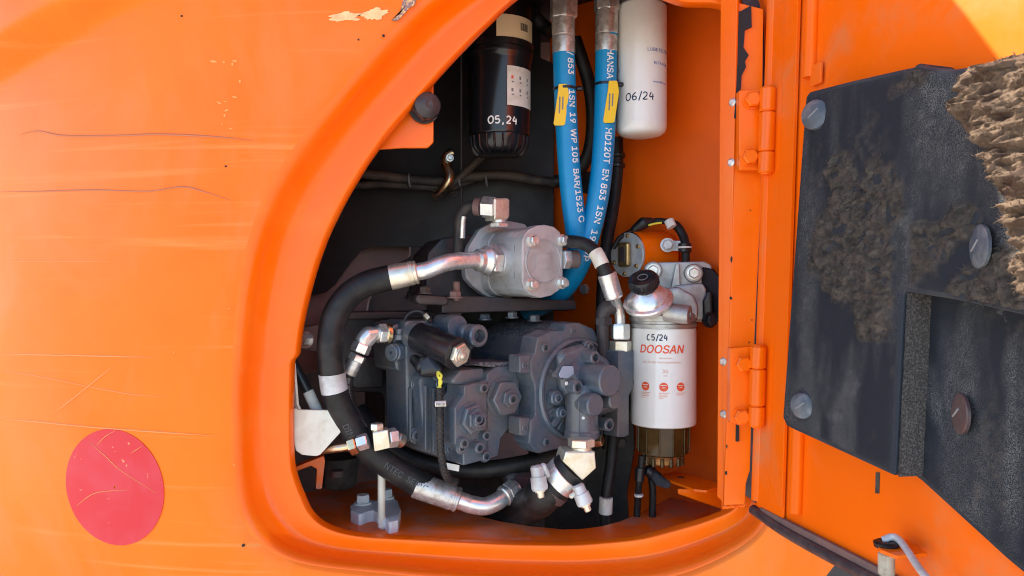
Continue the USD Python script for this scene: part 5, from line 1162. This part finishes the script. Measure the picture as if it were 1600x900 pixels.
# --- white lube filter
yl = 0.26; kl = S(yl)
lc = P(1002, 100, yl); RL = 40 * kl * .985
lub = thing('lube_filter', 'white oil filter canister with blue print and handwritten date, upper right', 'filter', np.r_[lc[:2], P(1002, 220, yl)[2]])
zl0, zl1 = P(1002, 213, yl)[2], P(1002, 10, yl)[2]; HL = zl1 - zl0
lcan = obj('can', lathe(np.r_[lc[:2], zl0], [0, 0, 1], [(-.002, 0), (-.001, RL * .55), (.002, RL * .80), (.007, RL * .93), (.015, RL * .99), (.022, RL), (HL - .006, RL), (HL - .002, RL * .97), (HL, RL * .93), (HL, 0)], 60), 'white_paint', lub)
obj('filter_base', lathe(np.r_[lc[:2], zl1], [0, 0, 1], [(0, 0), (0, RL * .97), (.003, RL * 1.03), (.06, RL * 1.05), (.06, 0)], 48), 'dark_steel', lub)
yl_ = yl
ztext(lc, RL, 'LUBE FILTER', 0.0062, 1030, 79, yl, 'ink_blue', lcan, False)
ztext(lc, RL, 'B1TX413A', 0.0050, 1032, 99, yl, 'ink_blue', lcan, False)
ztext(lc, RL, 'www.filter.com', 0.0036, 1031, 128, yl, 'ink_blue', lcan, False)
for px, py, t in ((968, 83, '*'), (967, 103, '*'), (968, 106, 'JP'), (967, 120, 'A.N.'), (966, 126, 'JP')):
    ztext(lc, RL, t, 0.0045, px, py, yl, 'ink_blue', lcan, False)
aL = math.asin((P(979, 150, yl)[0] - lc[0]) / RL)
obj('marker_writing', arc_cyl_text(handwriting('06/24', 0.0135, 0.80, .0011), lc, RL, aL, P(979, 155, yl - RL)[2], .0002), 'ink_navy', lcan)

# --- black filter
yk = 0.30; kk = S(yk)
kc = P(780, 120, yk); RK = 51 * kk * .98
bf = thing('hydraulic_filter', 'glossy black filter housing with two white labels, upper middle', 'filter', np.r_[kc[:2], P(780, 247, yk)[2]])
zk = lambda py: P(780, py, yk - RK * .6)[2]
bb = obj('housing', lathe(np.r_[kc[:2], zk(208)], [0, 0, 1], [(0, 0), (0, RK * .93), (.003, RK * .95), (zk(92) - zk(208), RK * .985), (zk(88) - zk(208), RK * 1.02), (zk(80) - zk(208), RK * 1.04), (zk(80) - zk(208), 0)], 64), 'filter_black', bf)
obj('collar', lathe(np.r_[kc[:2], zk(84)], [0, 0, 1], [(0, 0), (0, RK * 1.0), (.003, RK * 1.05), (.008, RK * 1.05), (.009, RK * 1.01), (.012, RK * 1.01), (.013, RK * 1.07), (.024, RK * 1.07), (.026, RK * 1.03), (.026, 0)], 64), 'filter_black', bf)
obj('head', lathe(np.r_[kc[:2], zk(64)], [0, 0, 1], [(0, 0), (0, RK * 1.0), (.10, RK * 1.0), (.16, RK * 1.0), (.16, 0)], 48), 'filter_black', bf)
cupn = 48; bo = obj('bottom_cap', lathe(np.r_[kc[:2], zk(208)], [0, 0, -1], [(0, 0), (0, RK * .90), (.004, RK * .92), (.02, RK * .88), (.031, RK * .76), (.036, RK * .62), (.036, 0)], 60), 'filter_black', bf)
for k in range(22):
    a = k * 2 * math.pi / 22; o = np.array([math.cos(a), math.sin(a), 0])
    obj('cap_rib', tube([np.r_[kc[:2], zk(208) - .003] + o * RK * .925, np.r_[kc[:2], zk(208) - .02] + o * RK * .885, np.r_[kc[:2], zk(208) - .031] + o * RK * .77, np.r_[kc[:2], zk(208) - .036] + o * RK * .66], .0022, 8, 4), 'filter_black', bo)
def kang(px): return math.asin(max(-.97, min(.97, (P(px, 120, yk)[0] - kc[0]) / (RK * 1.0))))
zf = lambda py: P(780, py, yk - RK)[2]
lb = obj('warning_label', patch_cyl(np.r_[kc[:2], 0], RK * .985, kang(792), kang(831), zf(163), zf(101), .0007), 'label_white', bf)
for r_ in range(2):
    for c_, px in enumerate((800, 812, 823)):
        a = kang(px); z = zf(118 + r_ * 20)
        sgn = 'ink_red' if (r_ == 0 and c_ == 0) else 'ink_black'
        obj('pictogram', patch_cyl(np.r_[kc[:2], 0], RK * .985, a - .035, a + .03, z - .004, z + .002, .0011, 4), sgn if sgn == 'ink_red' else 'ink_grey', lb)
        obj('pictogram', patch_cyl(np.r_[kc[:2], 0], RK * .985, a - .02, a + .045, z - .011, z - .0085, .0011, 4), 'ink_grey', lb)
lb2 = obj('part_label', patch_cyl(np.r_[kc[:2], 0], RK * 1.03, kang(776), kang(832), zf(62), zf(22), .0012), 'label_cream', bf)
ztext(kc, RK * 1.035, 'SPARE PART NO.', .0030, 795, 27, yk, 'ink_black', lb2, False)
ztext(kc, RK * 1.035, '0304748', .0050, 797, 34, yk, 'ink_black', lb2)
ztext(kc, RK * 1.035, 'P502748', .0050, 797, 45, yk, 'ink_black', lb2)
for k in range(11):
    a = kang(811) + k * .028
    if a < kang(831): obj('bar_code', patch_cyl(np.r_[kc[:2], 0], RK * 1.03, a, a + (.010 if k % 3 else .018), zf(44), zf(32), .0016, 3), 'ink_black', lb2)
aK = kang(763)
obj('marker_writing', arc_cyl_text(handwriting('05,24', 0.0135, 0.85, .0014), kc, RK * .98, aK, zf(192), .0003), 'ink_white', bf)
obj('hose_stub', tube([P(838, 30, .33), P(850, 42, .33), P(862, 50, .32)], .014, 16), 'rubber', bf)

# --- blue hoses
def blue_hose(label, rows, r, fer, nutpx, tag, texts, ferr_px):
    t = thing('blue_hose', label, 'hose', P(*rows[2]), 'blue hydraulic hoses')
    pth = spline(pxs(rows), 12)
    obj('hose', tube(pth, r, 26, raw=True), 'hose_blue', t)
    (fx, fy0, fy1, fy_) = ferr_px
    A, B = P(fx[0], fy0, fy_), P(fx[1], fy1, fy_)
    obj('ferrule', lathe(A, B - A, [(0, 0), (0, r * .95), (.003, r * 1.03), (.03, r * 1.03), (.031, r * 1.0), (.034, r * 1.0), (.035, r * 1.04), (np.linalg.norm(B - A) - .002, r * 1.05), (np.linalg.norm(B - A), r * 1.0), (np.linalg.norm(B - A), 0)], 40), 'ferrule', t)
    N0, N1 = P(nutpx[0], nutpx[2], fy_), P(nutpx[1], nutpx[3], fy_)
    obj('union_nut', hexa(N1, N0 - N1, nutpx[4], np.linalg.norm(N1 - N0), .15, .003), 'ferrule', t)
    tx, ty0, ty1, yy, lean = tag
    ft = Fr(tx, (ty0 + ty1) / 2, yy, 8)
    g = obj('yellow_tag', ft.prism([(tx - 6 + lean, ty0), (tx + 7 + lean, ty0), (tx + 10 + lean, ty0 + 16), (tx + 8 - lean, ty1 - 2), (tx + 5 - lean, ty1), (tx - 8 - lean, ty1), (tx - 10 - lean, ty1 - 3), (tx - 7 + lean * .7, ty0 + 16)], .0015, bevel=.0004, r=.002), 'tag_yellow', t)
    for k, (w, o) in enumerate(((20, 3), (26, -2))):
        obj('tag_print', ft.prism([(tx + o - 1.3, ty0 + 20), (tx + o + .8, ty0 + 20), (tx + o + .8 - lean * .4, ty0 + 20 + w), (tx + o - 1.3 - lean * .4, ty0 + 20 + w)], .0003, off=.0004, bevel=.0001, r=0), 'ink_grey', g)
    # cable tie round the hose through the tag
    L = np.linalg.norm(np.diff(pth, axis=0), axis=1).cumsum(); i = int(np.argmin(np.abs(pth[:, 2] - P(tx, ty0 + 9, yy + r)[2])))
    dv = unit(pth[i + 1] - pth[i - 1])
    obj('cable_tie', lathe(pth[i] - dv * .0022, dv, [(0, r * .98), (0, r + .0018), (.0045, r + .0018), (.0045, r * .98)], 32), 'plastic_black', t)
    obj('tie_head', ballhull((pth[i] + np.array([r + .003, -.006, 0]), .0042), (pth[i] + np.array([r + .009, -.006, 0]), .0042)), 'plastic_black', t)
    for txt, s0, ph0 in texts:
        obj('hose_print', pathtext(pth, r, txt, 0.0120, s0, ph0), 'ink_white', t, smooth=False)
rh = 17.4 * S(.22)
blue_hose('left blue hydraulic hose with white print, yellow tag nearer the black filter',
          [(880, 60, .22), (881, 90, .22), (883, 150, .22), (886, 210, .22), (890, 270, .222), (895, 320, .226), (900, 360, .235), (902, 398, .26), (888, 436, .31), (858, 460, .37), (826, 470, .43)], rh, None, (881, 880.5, -30, 30, 22.5 * S(.22)), (877, 131, 196, .198, 2.0),
          (('/ 853', .030, .36), ('1SN  19  WP 105  BAR/1523 C', .098, .36)), ((881, 880), 86, 24, .22))
rh2 = 17.0 * S(.24)
blue_hose('right blue hydraulic hose with white print, tagged beside the white filter',
          [(948, 50, .24), (947, 85, .24), (946, 150, .238), (944, 210, .236), (940, 265, .235), (933, 315, .235), (922, 362, .238), (908, 405, .255), (890, 440, .29), (862, 468, .34), (826, 486, .42)], rh2, None, (948, 948, -30, 18, 20.5 * S(.24)), (955, 126, 192, .214, 2.5),
          (('HANSA', .036, .12), ('HD120T  EN 853  1SN  19  WP', .184, .12)), ((947, 948), 83, 16, .24))

# --- cables and pipes at the back
bh = thing('black_rear_hose', 'black hose curving behind the two blue hoses', 'hose', P(910, 200, .38))
obj('hose', tube([P(898, 60, .36), P(908, 90, .36), P(920, 130, .37), P(926, 180, .38), (P(922, 230, .39)), P(908, 262, .40), P(890, 278, .41), P(868, 284, .42)], .0135, 18), 'rubber', bh)
bh2 = thing('black_drop_hose', 'black hose running down the orange wall behind the right blue hose', 'hose', P(955, 340, .36))
obj('hose', tube([P(964, 215, .37), P(964, 270, .37), P(957, 330, .36), P(948, 380, .34), P(942, 450, .32), P(940, 560, .3), P(950, 700, .3)], .0125, 18), 'rubber', bh2)
obj('clip', cyl(P(964, 240, .37), P(964, 246, .37), .017), 'plastic_black', bh2)
obj('clip', cyl(P(964, 256, .37), P(964, 262, .37), .017), 'plastic_black', bh2)
wl = thing('wire_loom', 'dusty bundle of dark cables across the back of the compartment', 'cable', P(700, 285, .46))
for rows, r in (([(540, 268, .45), (590, 274, .45), (640, 280, .45), (690, 283, .45), (740, 276, .45), (790, 274, .45), (840, 282, .45), (880, 286, .45)], .0105), ([(540, 290, .46), (600, 288, .46), (650, 291, .46), (700, 293, .46), (740, 280, .46)], .0085), ([(700, 292, .445), (725, 272, .44), (745, 252, .42), (760, 240, .40)], .0085)):
    obj('cable', tube(pxs(rows), r, 14), 'rubber_dusty', wl)
for x in (640, 718, 760):
    obj('cable_tie', torus(P(x, 282, .45), [1, 0, .1], .013, .0022, 24, 8), 'ink_grey', wl)
pc = thing('pipe_clip', 'curved gold passivated pipe clip with screw, below the domed nut', 'clip', P(695, 275, .43))
obj('strap', arr(trimesh.Trimesh(*tube([P(708, 238, .43), P(698, 244, .43), P(697, 258, .428), (P(702, 272, .42)), P(699, 287, .418), P(688, 300, .43), P(680, 305, .44)], .0105, 12))), 'zinc_gold', pc)
obj('screw', hexbolt(P(703, 247, .418), unit([.2, -1, 0]), .006, .006), 'zinc', pc)
lp = thing('low_pressure_hose', 'wide black hose sagging below the grey pump', 'hose', P(760, 730, .2))
obj('hose', tube([P(560, 640, .25), P(600, 690, .22), P(660, 722, .2), P(740, 734, .19), P(820, 724, .2), P(880, 706, .22), P(930, 690, .26)], .0155, 20), 'rubber', lp)
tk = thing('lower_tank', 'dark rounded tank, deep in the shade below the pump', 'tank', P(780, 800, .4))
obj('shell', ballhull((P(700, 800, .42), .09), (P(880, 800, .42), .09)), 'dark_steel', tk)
mf = thing('shade_sheet', 'added black sheet standing in for the dark of the bay behind the clamped hose', 'sheet', P(930, 820, .33))  # made-up dark sheet, covers the orange wall where the bay falls dark
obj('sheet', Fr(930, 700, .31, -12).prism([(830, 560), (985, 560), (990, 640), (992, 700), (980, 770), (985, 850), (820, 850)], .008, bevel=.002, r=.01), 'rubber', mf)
for x, y in ((975, 580), (972, 690)):
    obj('bolt', hexbolt(Fr(930, 700, .31, -12).pt(x, y), [0, -1, 0], .009, .006), 'dark_steel', mf)
ss = thing('suction_line', 'dark ribbed cable conduit rising behind the silver pump', 'conduit', P(700, 420, .4))
cp_ = spline(pxs([(640, 470, .4), (660, 430, .4), (690, 400, .41), (735, 385, .42), (790, 378, .43), (850, 372, .45)]), 22)
obj('conduit', tube(cp_, .012 + .0012 * np.sin(np.arange(len(cp_)) * 1.6), 14, raw=True), 'rubber_dusty', ss)
kn_ = thing('wall_plug', 'round dark rubber plug in the orange wall between the blue hoses', 'plug', P(920, 285, .5))
wn = unit(np.array([-(WB - WA)[1], (WB - WA)[0], 0])); wn = wn if wn[1] < 0 else -wn
def onwall(px, py):
    r = ray(px, py); return CAM + r * (((WA - CAM) @ wn) / (r @ wn))
obj('plug', lathe(onwall(921, 286), wn, [(0, .026), (.005, .026), (.008, .02), (.008, 0)], 28), 'dark_steel', kn_)
wb = thing('wall_bolt', 'zinc hex bolt in the orange wall, right of the silver pump', 'bolt', onwall(917, 452))
obj('head', hexbolt(onwall(917, 452), wn, .012, .012), 'galvanised', wb)
g1 = thing('edge_grommet', 'torn dark grommet at the top right edge of the orange wall', 'grommet', onwall(1122, 48))
obj('ring', arr(m3.Manifold.hull_points(np.vstack([ball(onwall(1114, 45), .006, 6), ball(onwall(1126, 40), .006, 6), ball(onwall(1124, 58), .006, 6)]))), 'tape_black', g1)
